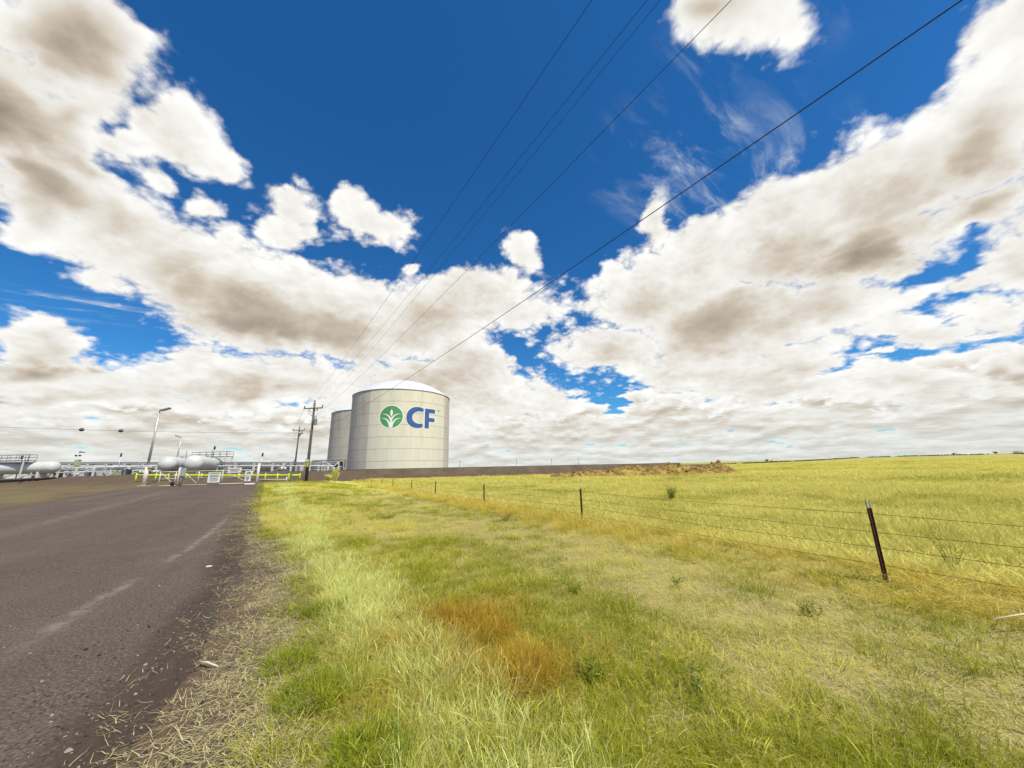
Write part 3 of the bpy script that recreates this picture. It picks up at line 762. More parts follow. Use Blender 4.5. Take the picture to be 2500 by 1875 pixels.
MB().lathe((P2[0] + 0.35, P2[1] - .2, 12.55 - 2.05), [(0.16, 0), (0.2, .05), (.2, .4), (.08, .5)], 12).build('equipment_can', M['dark'], pole2)

# overhead lines: span from the pole over the field edge and on past the camera
def wire(pts, label, r, grp, name='power_line'):
    mb = MB(); mb.tube(pts, r, 6)
    o = mb.build(name, M['cable']); return tag(o, label, 'power line', grp)
def sag(a, b, d, n=60):
    a, b = Vector(a), Vector(b)
    return [a.lerp(b, k) - Vector((0, 0, 4 * d * k * (1 - k))) for k in np.linspace(0, 1, n)]
OH = 'overhead lines running from the pole over the field'
SD = Vector((math.sin(R_(35)), -math.cos(R_(35)), 0))
up34, up32 = Vector((0, 0, 0.34)), Vector((0, 0, 0.34))
side = Vector((P1[0] + 0.2, P1[1] - 0.1, 0))
for a, sl, cv, rad, lb in ((tips1[0] + up34, -0.0808, 0.00099, 0.0052, 'overhead line from the left end of the tall pole crossarm'),
                           (tips1[2] + up34, -0.0762, 0.00082, 0.0052, 'overhead line from the very top of the tall pole'),
                           (tips1[1] + up34, -0.0221, 0.00047, 0.0052, 'overhead line from the right end of the tall pole crossarm'),
                           (side + Vector((0, 0, zt - 1.9)), -0.0527, 0.00063, 0.0052, 'overhead line leaving the tall pole below its crossarm'),
                           (side + Vector((0, 0, zt - 3.9)), -0.0667, 0.00077, 0.0070, 'thick lowest overhead cable passing in front of the logo tank')):
    wire([a + SD * l + Vector((0, 0, sl * l + cv * l * l)) for l in np.linspace(0, 96, 97)], lb, rad, OH)
dn = (Vector((P2[0], P2[1], 0)) - Vector((P1[0], P1[1], 0)))
for i, (a, b) in enumerate(zip(tips1, tips2)):
    wire(sag(a + Vector((0, 0, .34)), b + Vector((0, 0, .34)), 0.5, 16), ['leftmost', 'rightmost', 'middle'][i] + ' thin line between the two utility poles', 0.011, 'thin lines between the two poles')

# marker balls on a cross-country line
BW = sag((-49.2, 80, 11.2), (-120, 24, 12.5), 1.4, 40)
wire(BW, 'thin distant line carrying two dark marker balls', 0.022, None)
for (mx, my, mz, lb) in ((-73.52, 60.0, 9.35, 'dark marker ball farther left on the thin distant line'), (-66.9, 60.6, 9.02, 'dark marker ball nearer the light pole on the thin distant line')):
    k = min(range(40), key=lambda i: abs(math.atan2(BW[i].x, BW[i].y) - math.atan2(mx, my)))
    p = BW[k]
    tb = thing('marker_ball', lb, 'marker ball', p, 'marker balls on the distant line')
    rb = 0.0058 * math.hypot(p.x, p.y) * 0.60
    MB().lathe(p, [(max(0.004, rb * math.sin(a)), -rb * math.cos(a) * 0.86) for a in np.linspace(0, math.pi, 12)], 16).build('shell', M['dark'], tb)
    MB().lathe(p, [(rb * 1.02, -0.03), (rb * 1.05, 0), (rb * 1.02, 0.03)], 16).build('clamp_band', M['grey'], tb)

# ------------------------------------------------------------------ lamp posts
def lamp_post(x, y, top, label, head_dir):
    z0 = hz(x, y) - 0.05
    t = thing('lamp_post', label, 'lamp post', (x, y, z0), 'galvanised lamp posts by the gate')
    MB().tube([(x, y, z0), (x, y, z0 + 2.2)], [0.22, 0.20], 12).build('base_sleeve', M['cream'], t)
    MB().tube([(x, y, z0 + 2.2), (x, y, top)], [0.135, 0.085], 12).build('pole', M['galv'], t)
    MB().box((x, y, z0 + 0.03), (0.75, 0.75, 0.1)).build('base_plate', M['cream'], t)
    MB().box((x, y, z0 + 2.22), (0.75, 0.35, 0.28)).build('junction_box', M['cream'], t)
    d = Vector((*head_dir, 0)).normalized()
    MB().tube([Vector((x, y, top - 0.05)), Vector((x, y, top + 0.14)), Vector((x, y, top + 0.2)) + d * 0.2], 0.05, 8).build('arm', M['galv'], t)
    a = math.atan2(d.y, d.x)
    hd = MB().box(Vector((x, y, top + 0.34)) + d * 0.55, (1.0, 0.42, 0.17), a, 0, -0.32).build('lamp_head', M['grey'], t)
    MB().box(Vector((x, y, top + 0.245)) + d * 0.60, (0.7, 0.34, 0.03), a, 0, -0.32).build('lens', M['pink'], hd)
    return t
lamp_post(-43.29, 42.0, 9.75, 'tall galvanised lamp post nearest the left end of the lime rail', (1, 0.25))
lamp_post(-71.4, 75.0, 10.2, 'smaller lamp post in front of the white vessels', (-0.6, -0.5))

# ------------------------------------------------------------------ lime guard rail
rail = thing('guard_rail', 'lime yellow pipe guard rail in front of the plant', 'guard rail', (-38.5, 47, 1.6))
def railz(x): return float(np.interp(x, [-49.7, -39.0, -28.0], [2.33, 2.03, 1.78]))
MB().tube([(x, 47, railz(x)) for x in np.linspace(-49.7, -28.0, 12)], 0.115, 8).build('rail', M['lime'], rail)
for x in (-49.6, -47.0, -45.3, -43.0, -41.0, -39.5, -36.1, -32.6, -31.0, -29.5, -28.05):
    z1 = railz(x) + 0.26
    MB().tube([(x, 46.95, min(hz(x, 46.95) - .05, railz(x) - .5)), (x, 46.95, z1)], 0.085, 8).build('post', M['lime'], rail)
lowr = thing('barrier', 'low white pipe barrier under the right end of the lime rail', 'barrier', (-29, 42.6, 1))
MB().tube([(-30.6, 42.6, 1.42), (-27.0, 42.6, 1.34)], 0.05, 7).build('rail', M['cream'], lowr)
for x in (-30.4, -27.0):
    MB().tube([(x, 42.6, 0.9), (x, 42.6, 1.62 if x > -28 else 1.45)], 0.07, 7).build('post', M['cream'], lowr)

# ------------------------------------------------------------------ gate
gate = thing('swing_gate', 'double white pipe gate closed across the road', 'gate', (-27.5, 34, 1.0))
zb, ztp = 1.10, 2.50
def leaf(x0, x1, cols, name='gate_leaf'):
    zz0 = lambda x: float(np.interp(x, [-34, -24], [1.13, 1.20])); zz1 = lambda x: float(np.interp(x, [-34, -24], [2.42, 2.40]))
    fr = MB()
    fr.tube([(x0, 34, zz1(x0)), (x1, 34, zz1(x1))], 0.045, 7); fr.tube([(x0, 34, zz0(x0)), (x1, 34, zz0(x1))], 0.045, 7)
    f = fr.build(name, M['cream'], gate)
    for x in cols: MB().tube([(x, 34, zz0(x)), (x, 34, zz1(x))], 0.042, 7).build('upright', M['cream'], f)
    for a, b in zip(cols, cols[1:]):
        MB().tube([(a, 34.02, zz0(a) + .05), (b, 34.02, zz1(b) - .05)] if (cols.index(a) % 2) else [(a, 34.02, zz1(a) - .05), (b, 34.02, zz0(b) + .05)], 0.028, 6).build('brace', M['cream'], f)
    MB().tube([(x0, 34, (zz0(x0) + zz1(x0)) / 2), (x1, 34, (zz0(x1) + zz1(x1)) / 2)], 0.026, 6).build('mid_rail', M['cream'], f)
leaf(-31.55, -25.05, [-31.45, -29.95, -27.7, -25.1])
leaf(-33.75, -32.05, [-33.65, -32.15])
for x, h in ((-31.85, 1.75), (-24.35, 1.95)):
    MB().tube([(x, 34, hz(x, 34) - .1), (x, 34, hz(x, 34) + h)], 0.11, 9).build('gate_post', M['cream'], gate)
MB().tube([(-25.1, 34, 2.42), (-24.35, 34, 2.45)], 0.04, 6).build('latch_bar', M['cream'], gate)
MB().box((-31.35, 33.8, 2.35), (0.35, 0.25, 0.75)).build('keypad_box', M['galv'], gate)
MB().tube([(-31.4, 33.8, hz(-31.4, 33.8)), (-31.4, 33.8, 2.0)], 0.05, 7).build('keypad_stand', M['grey'], gate)
whl = MB().lathe((-32.2, 33.85, 1.33), [(0.05, -0.06), (0.17, -0.06), (0.19, -0.03), (0.19, 0.03), (0.17, 0.06), (0.05, 0.06)], 16, (0, 1, 0)).build('wheel', M['black'], gate)
def sign(x, y, z, w, h, label, header, lines, group='notices on the gate', hcol='greenhead', board='scrap'):
    t = thing('sign', label, 'sign', (x, y, z), group)
    b = MB().box((x, y, z), (w, 0.03, h)).build('board', M[board], t)
    if header: MB().box((x, y - 0.02, z + h * 0.40), (w * 0.84, 0.012, h * 0.12)).build('header_print', M[hcol], b)
    for i, (dz, ww, hh) in enumerate(lines): MB().box((x, y - 0.02, z + dz * h), (w * ww, 0.012, h * hh)).build('text_print', M['ink'], b)
    return t
sign(-28.35, 33.85, 1.80, 1.15, 0.95, 'large white notice with a green heading hung on the gate', True, [(.20, .72, .035), (.06, .72, .06), (-.10, .62, .035), (-.22, .7, .035), (-.34, .66, .035)])
sign(-26.9, 34.35, 2.42, 1.3, 0.46, 'wide white board with two lines of print above the gate', False, [(.2, .8, .14), (-.15, .55, .14)])
sign(-25.0, 33.72, 2.10, 0.72, 0.42, 'upper of the two small white notices at the gate latch', False, [(.2, .5, .16), (-.1, .6, .10)])
sign(-25.05, 33.72, 1.60, 0.56, 0.46, 'lower of the two small white notices at the gate latch', False, [(.28, .7, .08), (.1, .6, .08), (-.1, .45, .08), (-.28, .3, .08)])
sign(-32.7, 34.12, 2.20, 0.42, 0.26, 'small faded pink notice on the short gate leaf', False, [(0, .6, .2)], board='pink')
sign(-30.4, 34.3, 2.25, 0.30, 0.30, 'small green notice board behind the gate', True, [(-.1, .6, .1)], board='limeB')

# ------------------------------------------------------------------ the plant behind the gate
PZ = 2.55
rack = thing('pipe_rack', 'long white pipe rack running along the plant behind the gate', 'pipe rack', (-70, 76, PZ))
xl, xr = -104.0, -38.5
def rz(x): return float(np.interp(x, [-104, -39], [5.55, 4.05]))
for dy, dz, r in ((0, 0.0, 0.15), (0.35, 0.30, 0.10), (0.8, 0.0, 0.15), (0.1, -0.50, 0.17), (0.6, -0.95, 0.13), (0.3, -1.35, 0.10)):
    MB().tube([(x, 76 + dy, rz(x) + dz) for x in np.linspace(xl, xr, 8)], r, 8).build('pipe', M['white'] if dz < -0.4 and dz != -1.35 else M['grey'], rack)
for i, x in enumerate(np.linspace(xl + 1, xr - 1, 17)):
    x = float(x)
    MB().box((x, 75.8, (PZ + rz(x)) / 2), (0.32, 0.3, rz(x) - PZ)).build('post', M['white'], rack)
    MB().box((x, 76.3, rz(x) - 0.22), (0.16, 1.3, 0.14)).build('bearer', M['white'], rack)
    if i % 3 == 1: MB().tube([(x, 75.7, PZ + 0.1), (x + 2.9, 75.7, rz(x) - 0.7)], 0.07, 6).build('brace', M['white'], rack)
MB().tube([(-99, 75.2, 4.3), (-80, 75.2, 3.9), (-79, 75.2, 4.4), (-76, 75.2, 4.5)], 0.11, 8).build('pipe', M['white'], rack)

def vessel(c, d, L, r, label, legs=True):
    d = Vector((*d, 0)).normalized(); c = Vector(c)
    t = thing('pressure_vessel', label, 'pressure vessel', (c.x, c.y, PZ), 'white horizontal pressure vessels')
    prof = [(max(.01, r * math.sin(a)), -r * 0.85 * math.cos(a)) for a in np.linspace(0, math.pi / 2, 9)]
    prof += [(r, L), ] + [(max(.01, r * math.cos(a)), L + r * 0.85 * math.sin(a)) for a in np.linspace(0.15, math.pi / 2, 8)]
    MB().lathe(c, prof, 36, d).build('shell', M['tankw'], t)
    for k in (0.12, 0.5, 0.88):
        MB().lathe(c + d * L * k, [(r + .01, -.05), (r + .03, -.05), (r + .03, .05), (r + .01, .05)], 36, d).build('weld_band', M['white'], t)
    for k in (0.15, 0.85):
        p = c + d * L * k
        MB().box((p.x, p.y, (PZ + c.z - r * .5) / 2), (r * 1.5, 0.35, c.z - r * .5 - PZ), math.atan2(d.y, d.x) + math.pi / 2).build('saddle', M['cream'], t)
    p = c + d * L * 0.5
    MB().lathe((p.x, p.y, c.z + r - .05), [(.22, 0), (.22, .3), (.3, .3), (.3, .4)], 12).build('manway', M['galv'], t)
    MB().tube([(p.x + .8, p.y, c.z + r - .1), (p.x + .8, p.y, c.z + r + 1.5)], 0.06, 6).build('vent_pipe', M['grey'], t)
    return t
vessel((-68.3, 70.0, 4.60), (-0.46, 0.888), 14, 1.45, 'white horizontal vessel with its round end towards the gate, left of the pair')
vessel((-59.6, 66.0, 4.45), (-0.46, 0.888), 15.5, 1.45, 'white horizontal vessel with its round end towards the gate, right of the pair')
vessel((-97.5, 66.0, 4.45), (0.97, 0.2), 9.5, 1.10, 'white horizontal vessel lying sideways at the far left of the plant')

def platform(cx, cy, z, lx, ly, label):
    t = thing('walkway', label, 'walkway', (cx, cy, PZ), 'railed steel walkways over the vessels')
    MB().box((cx, cy, z), (lx, ly, 0.1)).build('deck', M['grey'], t)
    for hh in (0.55, 1.05): 
        m_ = MB()
        for a, b in (((-1, -1), (1, -1)), ((1, -1), (1, 1)), ((1, 1), (-1, 1)), ((-1, 1), (-1, -1))):
            m_.tube([(cx + a[0] * lx / 2, cy + a[1] * ly / 2, z + hh), (cx + b[0] * lx / 2, cy + b[1] * ly / 2, z + hh)], 0.04, 5)
        m_.build('hand_rail', M['grey'], t)
    for k in np.linspace(-1, 1, 6):
        for s in (-1, 1): MB().tube([(cx + k * lx / 2, cy + s * ly / 2, z), (cx + k * lx / 2, cy + s * ly / 2, z + 1.05)], 0.04, 5).build('rail_post', M['grey'], t)
    for sx in (-1, 1):
        for sy in (-1, 1): MB().box((cx + sx * lx / 2.1, cy + sy * ly / 2.1, (PZ + z) / 2), (0.16, 0.16, z - PZ)).build('leg', M['white'], t)
    return t
platform(-66.0, 77.5, 6.15, 7.5, 2.0, 'railed steel walkway above the pair of white vessels')
platform(-94.5, 66.0, 5.75, 8.5, 1.6, 'railed steel walkway above the vessel at the far left')

def stack(x, y, z1, r, label, cap=True):
    t = thing('vent_stack', label, 'vent stack', (x, y, PZ), 'vent stacks of the plant')
    MB().tube([(x, y, PZ), (x, y, z1)], r, 8).build('pipe', M['galv'], t)
    if cap: MB().tube([(x, y, z1), (x, y, z1 + 0.7)], r * 1.8, 8).build('tip', M['dark'], t)
stack(-53.3, 75, 5.9, 0.09, 'dark tipped vent stack behind the gate latch')
stack(-67.0, 78.8, 7.9, 0.10, 'vent stack rising behind the walkway over the vessels')
stack(-83.5, 75, 6.6, 0.08, 'short vent stack left of the tall lamp post')
stack(-106, 76, 6.7, 0.10, 'vent stack nearest the far left walkway')

mast = thing('weather_mast', 'slim mast with two floodlights and a wind vane above the pipe rack', 'mast', (-92.6, 75, PZ))
MB().tube([(-92.6, 75, PZ), (-92.6, 75, 7.75)], [0.09, 0.05], 7).build('pole', M['galv'], mast)
for s in (-1, 1): MB().lathe((-92.6 + s * .42, 74.9, 6.85), [(.05, 0), (.2, .1), (.22, .3), (.06, .36)], 10).build('floodlight', M['dark'], mast)
MB().tube([(-93.05, 75, 6.75), (-92.15, 75, 6.75)], 0.03, 5).build('crossbar', M['galv'], mast)
MB().tube([(-92.5, 75, 7.78), (-91.3, 75, 7.62)], [0.14, 0.06], 8).build('vane', M['dark'], mast)
MB().box((-92.9, 75.4, 4.6), (0.9, 0.5, 3.2)).build('ladder_cage', M['limeB'], mast)

# low plant buildings and skids
def shed(x, y, lx, ly, h, label, wall='white', openings=()):
    t = thing('shed', label, 'shed', (x, y, PZ), 'low plant sheds')
    MB().box((x, y, PZ + h / 2), (lx, ly, h)).build('wall', M[wall], t)
    MB().box((x, y, PZ + h + 0.07), (lx + .4, ly + .4, 0.14), 0, 0.04).build('roof', M['roofm'], t)
    for dx, w, hh, zc in openings:
        f = MB().box((x + dx, y - ly / 2 - 0.02, PZ + zc), (w + .14, 0.06, hh + .14)).build('door_frame' if zc < 1.2 and hh > 1.5 else 'window_frame', M['cream'], t)
        MB().box((x + dx, y - ly / 2 - 0.055, PZ + zc), (w, 0.03, hh)).build('door_panel' if zc < 1.2 and hh > 1.5 else 'pane', M['glass'], f)
shed(-86.0, 82, 9, 4, 2.3, 'long low white shed behind the pipe rack', 'white', ((-2.5, 1.0, 1.9, 0.98), (1.0, 1.2, .8, 1.4), (3.0, 1.2, .8, 1.4)))
shed(-80.5, 72.5, 2.2, 1.6, 1.55, 'small pale green equipment cabin in front of the pipe rack', 'limeB', ((-0.5, .6, 1.1, .7),))
shed(-104, 84, 12, 4, 2.4, 'wide white shed at the far left of the plant', 'white', ((-3, 1.4, 1.0, 1.3), (2, 1.0, 1.9, .98)))
shed(-64.0, 84, 8, 4, 1.9, 'dark low shed behind the white vessels', 'dark', ((1.0, 2.4, 1.1, .9),))
shed(-70.0, 88, 40, 3, 1.55, 'long dark shed-shaped backing added for the shadowed gaps of the pipe rack', 'dark', tuple((k, 2.6, .9, .8) for k in range(-18, 19, 4)))  # added dark backing, stands in for the black shade between the rack's parts
def pump_skid(x, y, label):
    t = thing('pump_skid', label, 'pump skid', (x, y, PZ), 'pump skids along the pipe rack')
    MB().box((x, y, PZ + .1), (2.0, 1.0, .2)).build('base', M['grey'], t)
    MB().lathe((x - .7, y, PZ + .65), [(.1, 0), (.34, .05), (.34, .8), (.1, .85)], 14, (1, 0, 0)).build('motor', M['galv'], t)
    MB().lathe((x + .35, y, PZ + .65), [(.1, 0), (.3, .05), (.3, .3), (.1, .35)], 14, (1, 0, 0)).build('pump', M['white'], t)
    MB().tube([(x + .5, y, PZ + .8), (x + .5, y, PZ + 1.9), (x + .9, y, PZ + 2.1)], .09, 7).build('riser', M['white'], t)
    MB().box((x - .2, y + .45, PZ + .95), (.5, .2, 1.5)).build('control_box', M['cream'], t)
for i, x in enumerate((-96.5, -90.3, -87.2, -76.8, -73.9, -47.6)):
    pump_skid(x, 73.4, ['pump skid with a control box below the far left walkway', 'pump skid left of the weather mast', 'pump skid between the mast and the green cabin',
                        'pump skid right of the green cabin', 'pump skid beside the white stairs', 'pump skid left of the utility poles'][i])
stair = thing('access_stair', 'short white steel access stair in front of the pipe rack', 'stair', (-76, 71.8, PZ))
for s in (0, .9):
    MB().box((-76, 71.4 + s, PZ + 0.95), (3.0, 0.08, 0.22), 0, 0, -0.62).build('stringer', M['white'], stair)
for k in range(6):
    MB().box((-77.1 + k * .44, 71.85, PZ + .17 + k * .314), (.30, .86, .05)).build('step', M['galv'], stair)
MB().tube([(-77.2, 71.4, PZ + 1.1), (-74.9, 71.4, PZ + 2.8)], .035, 6).build('hand_rail', M['white'], stair)

# low pipe bridge in front of the rack, cross braced
brd = thing('pipe_bridge', 'low white cross braced pipe bridge at the left in front of the pipe rack', 'pipe rack', (-88, 70.5, PZ))
for dz, r in ((1.75, 0.13), (1.35, 0.09), (0.95, 0.11)):
    MB().tube([(x, 70.5 + dz * .1, PZ + dz) for x in np.linspace(-101, -72, 6)], r, 8).build('pipe', M['white'] if r != .09 else M['grey'], brd)
bx_ = [float(k) for k in np.linspace(-100.5, -72.5, 9)]
for x in bx_: MB().box((x, 70.3, PZ + .85), (0.28, 0.25, 1.9)).build('post', M['white'], brd)
for i, (a, b) in enumerate(zip(bx_, bx_[1:])):
    if i in (0, 1, 4, 6): MB().tube([(a, 70.2, PZ + .1), (b, 70.2, PZ + 1.6)], 0.08, 6).build('brace', M['white'], brd)
    if i in (1, 2, 6): MB().tube([(a, 70.15, PZ + 1.6), (b, 70.15, PZ + .1)], 0.08, 6).build('brace', M['grey'], brd)
for i, (x, y, l_, h_, mt_, lb) in enumerate(((-96, 71.8, 1.6, 1.1, 'cream', 'cream equipment cabinet under the left end of the low pipe bridge'), (-91.5, 71.6, 1.1, 1.3, 'dark', 'dark equipment cabinet under the low pipe bridge'),
        (-84.5, 71.6, 1.8, 1.0, 'white', 'white equipment cabinet left of the pale green cabin'), (-75.5, 69.5, 1.2, 1.2, 'dark', 'dark equipment cabinet beside the white access stair'), (-44.5, 74, 1.3, 1.2, 'cream', 'cream equipment cabinet behind the two utility poles'))):
    t = thing('equipment_cabinet', lb, 'cabinet', (x, y, PZ), 'equipment cabinets of the plant')
    MB().box((x, y, PZ + h_ / 2), (l_, .7, h_)).build('body', M[mt_], t)
    MB().box((x, y - .37, PZ + h_ * .5), (l_ * .42, .04, h_ * .8)).build('door', M['grey'], t)
# parked tank trailers, low behind the rack
def trailer(x, y, label):
    t = thing('tank_trailer', label, 'trailer', (x, y, PZ), 'white tank trailers behind the pipe rack')
    MB().lathe((x - 3.2, y, PZ + 1.75), [(.05, -.35), (.5, -.25), (.8, 0), (.8, 6.4), (.5, 6.65), (.05, 6.75)], 20, (1, 0, 0)).build('vessel', M['tankw'], t)
    MB().box((x, y, PZ + .85), (6.6, .9, .16)).build('chassis', M['dark'], t)
    for dx in (-2.4, -1.3, 2.2):
        for s in (-1, 1):
            w = MB().lathe((x + dx, y + s * .85, PZ + .5), [(.28, -.13), (.48, -.13), (.5, -.08), (.5, .08), (.48, .13), (.28, .13)], 16, (0, 1, 0)).build('tyre', M['black'], t)
            MB().lathe((x + dx, y + s * .85, PZ + .5), [(.06, -.15), (.27, -.1), (.27, .1), (.06, .15)], 12, (0, 1, 0)).build('rim', M['galv'], w)
trailer(-79.5, 79.5, 'white tank trailer parked behind the stairs')
trailer(-58.0, 80.0, 'white tank trailer parked behind the gate signs')
trailer(-50.0, 81.5, 'white tank trailer parked nearest the utility poles')

# open shelter at the foot of the grey tank
shel = thing('open_shelter', 'open white framed shelter with a lean-to roof beside the logo tank', 'shelter', (-52, 100, 3.0))
MB().box((-51.4, 100.0, 5.66), (8.4, 4.2, 0.16), 0, 0.03, -0.015).build('roof', M['roofm'], shel)
MB().box((-56.2, 100.0, 5.42), (2.2, 3.6, 0.12), 0, 0.0, -0.24).build('lower_roof', M['roofm'], shel)
for x in (-56.6, -55.2, -51.7, -48.3):
    for y in (98.2, 101.8): MB().box((x, y, 4.1), (0.26, 0.26, 2.95)).build('column', M['white'], shel)
MB().box((-50.0, 98.2, 5.15), (3.3, 0.2, 0.26)).build('beam', M['white'], shel)
MB().box((-53.4, 98.2, 5.15), (3.3, 0.2, 0.26)).build('beam', M['white'], shel)
for a, b in (((-51.6, 5.0), (-49.0, 2.9)), ((-48.4, 5.0), (-50.6, 2.9))):
    MB().tube([(a[0], 98.1, a[1]), (b[0], 98.1, b[1])], 0.13, 6).build('brace', M['white'], shel)
MB().box((-50.0, 101.0, 4.0), (3.0, 0.15, 2.4)).build('back_panel', M['grey'], shel)
for k in range(4): MB().tube([(-55 + k * .9, 99.5, 2.8), (-55 + k * .9, 99.5, 4.4), (-54.4 + k * .9, 99.5, 4.6)], .1, 7).build('pipe', M['white'], shel)

# ------------------------------------------------------------------ wire fence
fence = thing('wire_fence', 'rusty post and barbed wire fence crossing the field', 'fence', (5.33, 5.6, 0))
FD = Vector((-0.4905, 0.8714, 0))
PH = 1.13
fposts = [(9.0, -0.75), (5.33, 5.60), (2.20, 12.20), (-1.55, 18.55), (-5.55, 25.4), (-9.1, 31.9), (-13.1, 38.9), (-16.9, 46.0), (-21.3, 53.8), (-25.0, 60.0), (-29.0, 66.5)]
lean = [(0, 0), (0.01, -0.015), (0.015, 0.01), (-0.01, 0), (0.02, 0), (0.05, 0), (0.03, 0), (0.01, 0), (0, 0), (0.02, 0), (0, 0)]
ptop = []
for (x, y), (lx, ly) in zip(fposts, lean):
    z = hz(x, y)
    b = Vector((x, y, z - .15)); tpp = Vector((x + lx * PH, y + ly * PH, z + PH)); mid = b.lerp(tpp, 0.91)
    q = Matrix.Rotation(math.atan2(FD.y, FD.x), 3, 'Z')
    m_ = MB()
    for (sx, sy, ox, oy) in ((0.055, 0.012, 0, 0), (0.012, 0.045, 0, 0.026)):      # a T-section post
        rows = []
        for p in (b, mid):
            for ax, ay in ((-1, -1), (1, -1), (1, 1), (-1, 1)): rows.append(p + q @ Vector((ox + ax * sx / 2, oy + ay * sy / 2, 0)))
        m_.add(rows, [(0, 1, 5, 4), (1, 2, 6, 5), (2, 3, 7, 6), (3, 0, 4, 7), (4, 5, 6, 7), (3, 2, 1, 0)])
    po = m_.build('post', M['rust'], fence)
    m2 = MB()
    for (sx, sy, ox, oy) in ((0.055, 0.012, 0, 0), (0.012, 0.045, 0, 0.026)):
        rows = []
        for p in (mid, tpp):
            for ax, ay in ((-1, -1), (1, -1), (1, 1), (-1, 1)): rows.append(p + q @ Vector((ox + ax * sx / 2, oy + ay * sy / 2, 0)))
        m2.add(rows, [(0, 1, 5, 4), (1, 2, 6, 5), (2, 3, 7, 6), (3, 0, 4, 7), (4, 5, 6, 7), (3, 2, 1, 0)])
    m2.build('pale_tip', M['tip'], po)
    ptop.append((b + Vector((0, 0, .15)), tpp))
for fr in (0.83, 0.60, 0.41, 0.20):
    pts = []
    for (b0, t0), (b1, t1) in zip(ptop, ptop[1:]):
        a, c = b0.lerp(t0, fr), b1.lerp(t1, fr)
        off = Vector((-0.02, -0.01, 0)); d = random.uniform(0.015, 0.05)
        for k in np.linspace(0, 1, 25)[:-1]: pts.append(a.lerp(c, k) + off - Vector((0, 0, 4 * d * k * (1 - k))) + Vector((0, 0, random.uniform(-.003, .003))))
    m_ = MB().tube(pts, 0.0032, 5)
    for j in range(0, 120):                                    # barbs
        p = pts[min(j, len(pts) - 1)]; w_ = Vector((random.uniform(-1, 1), random.uniform(-1, 1), random.uniform(-1, 1))).normalized() * 0.022
        m_.tube([p - w_, p + w_], 0.0018, 3)
    m_.build('barbed_wire', M['wire'], fence)

# slim far posts beyond the wall
for i, (px_, Yd, h_) in enumerate(((-20.1, 132, 3.1), (0.9, 132, 3.0), (13.5, 128, 2.6), (23.2, 128, 2.2))):
    z = 2.5
    t = thing('far_post', ['slim post above the wall just right of the logo tank', 'slim post above the middle of the retaining wall', 'slim post above the wall left of the soil heap', 'slim post above the wall behind the soil heap'][i], 'post', (px_, Yd, z), 'slim posts beyond the retaining wall')
    MB().tube([(px_, Yd, 0), (px_, Yd, z + h_)], 0.07, 6).build('pole', M['wood'], t)
    MB().box((px_, Yd, z + h_ - 0.1), (0.5, 0.1, 0.1)).build('crossarm', M['wood'], t)

# sticks and scrap on the ground
def small(name, pts, r, mat, label, cat):
    o = MB().tube(pts, r, 6).build(name, mat); return tag(o, label, cat)
gx = lambda x, y, dz: (x, y, hz(x, y) + dz)
small('stick', [gx(-3.16, 3.98, .03), gx(-3.05, 3.93, .05), gx(-2.90, 3.89, .03)], [.008, .010, .005], M['stick'], 'pale broken stick lying on the road shoulder', 'stick')
small('stick', [gx(4.95, 4.14, .16), gx(5.25, 4.13, .19), gx(5.6, 4.15, .17)], [.006, .008, .006], M['stick'], 'pale stick lying in the grass at the right edge', 'stick')
o = MB().box((-24.6, 33.5, hz(-24.6, 33.5) + 0.10), (0.75, 0.4, 0.12), 0.4).build('scrap_board', M['scrap']); tag(o, 'white scrap of board lying on the road near the gate', 'scrap')
o = MB().box((-6.35, 7.84, hz(-6.35, 7.84) + 0.02), (0.09, 0.05, 0.02), 0.3).build('litter_scrap', M['scrap']); tag(o, 'small white litter scrap on the road by the faded stripe', 'litter')

# ------------------------------------------------------------------ grass
def blade_material(name, c_lo, c_hi, field=0.0, trans=0.35, tipc=None):
    mt = bpy.data.materials.new(name); mt.use_nodes = True
    t = mt.node_tree; t.nodes.clear(); n = NB(t)
    ge = n.new('ShaderNodeNewGeometry'); oi = n.new('ShaderNodeObjectInfo')
    at = n.new('ShaderNodeAttribute', attribute_name='tint').outputs['Fac']
    rnd = n.m('ADD', n.m('MULTIPLY', oi.outputs['Random'], 0.5), n.m('MULTIPLY', at, 0.5))
    c = n.mix(rnd, c_lo, c_hi)
    if field: c = n.mix(field, c, field_colour(n, ge.outputs['Position']))
    if tipc is not None:
        hh = n.new('ShaderNodeAttribute', attribute_name='along').outputs['Fac']
        c = n.mix(n.m('MULTIPLY', n.ss(hh, 0.35, 0.95), n.m('MULTIPLY_ADD', at, 0.7, 0.15)), c, tipc)
    d = n.new('ShaderNodeBsdfDiffuse'); n.put(d.inputs['Color'], c)
    tr = n.new('ShaderNodeBsdfTranslucent'); n.put(tr.inputs['Color'], c)
    mx = n.new('ShaderNodeMixShader'); mx.inputs[0].default_value = trans
    t.links.new(d.outputs[0], mx.inputs[1]); t.links.new(tr.outputs[0], mx.inputs[2])
    o = n.new('ShaderNodeOutputMaterial'); t.links.new(mx.outputs[0], o.inputs[0])
    return mt

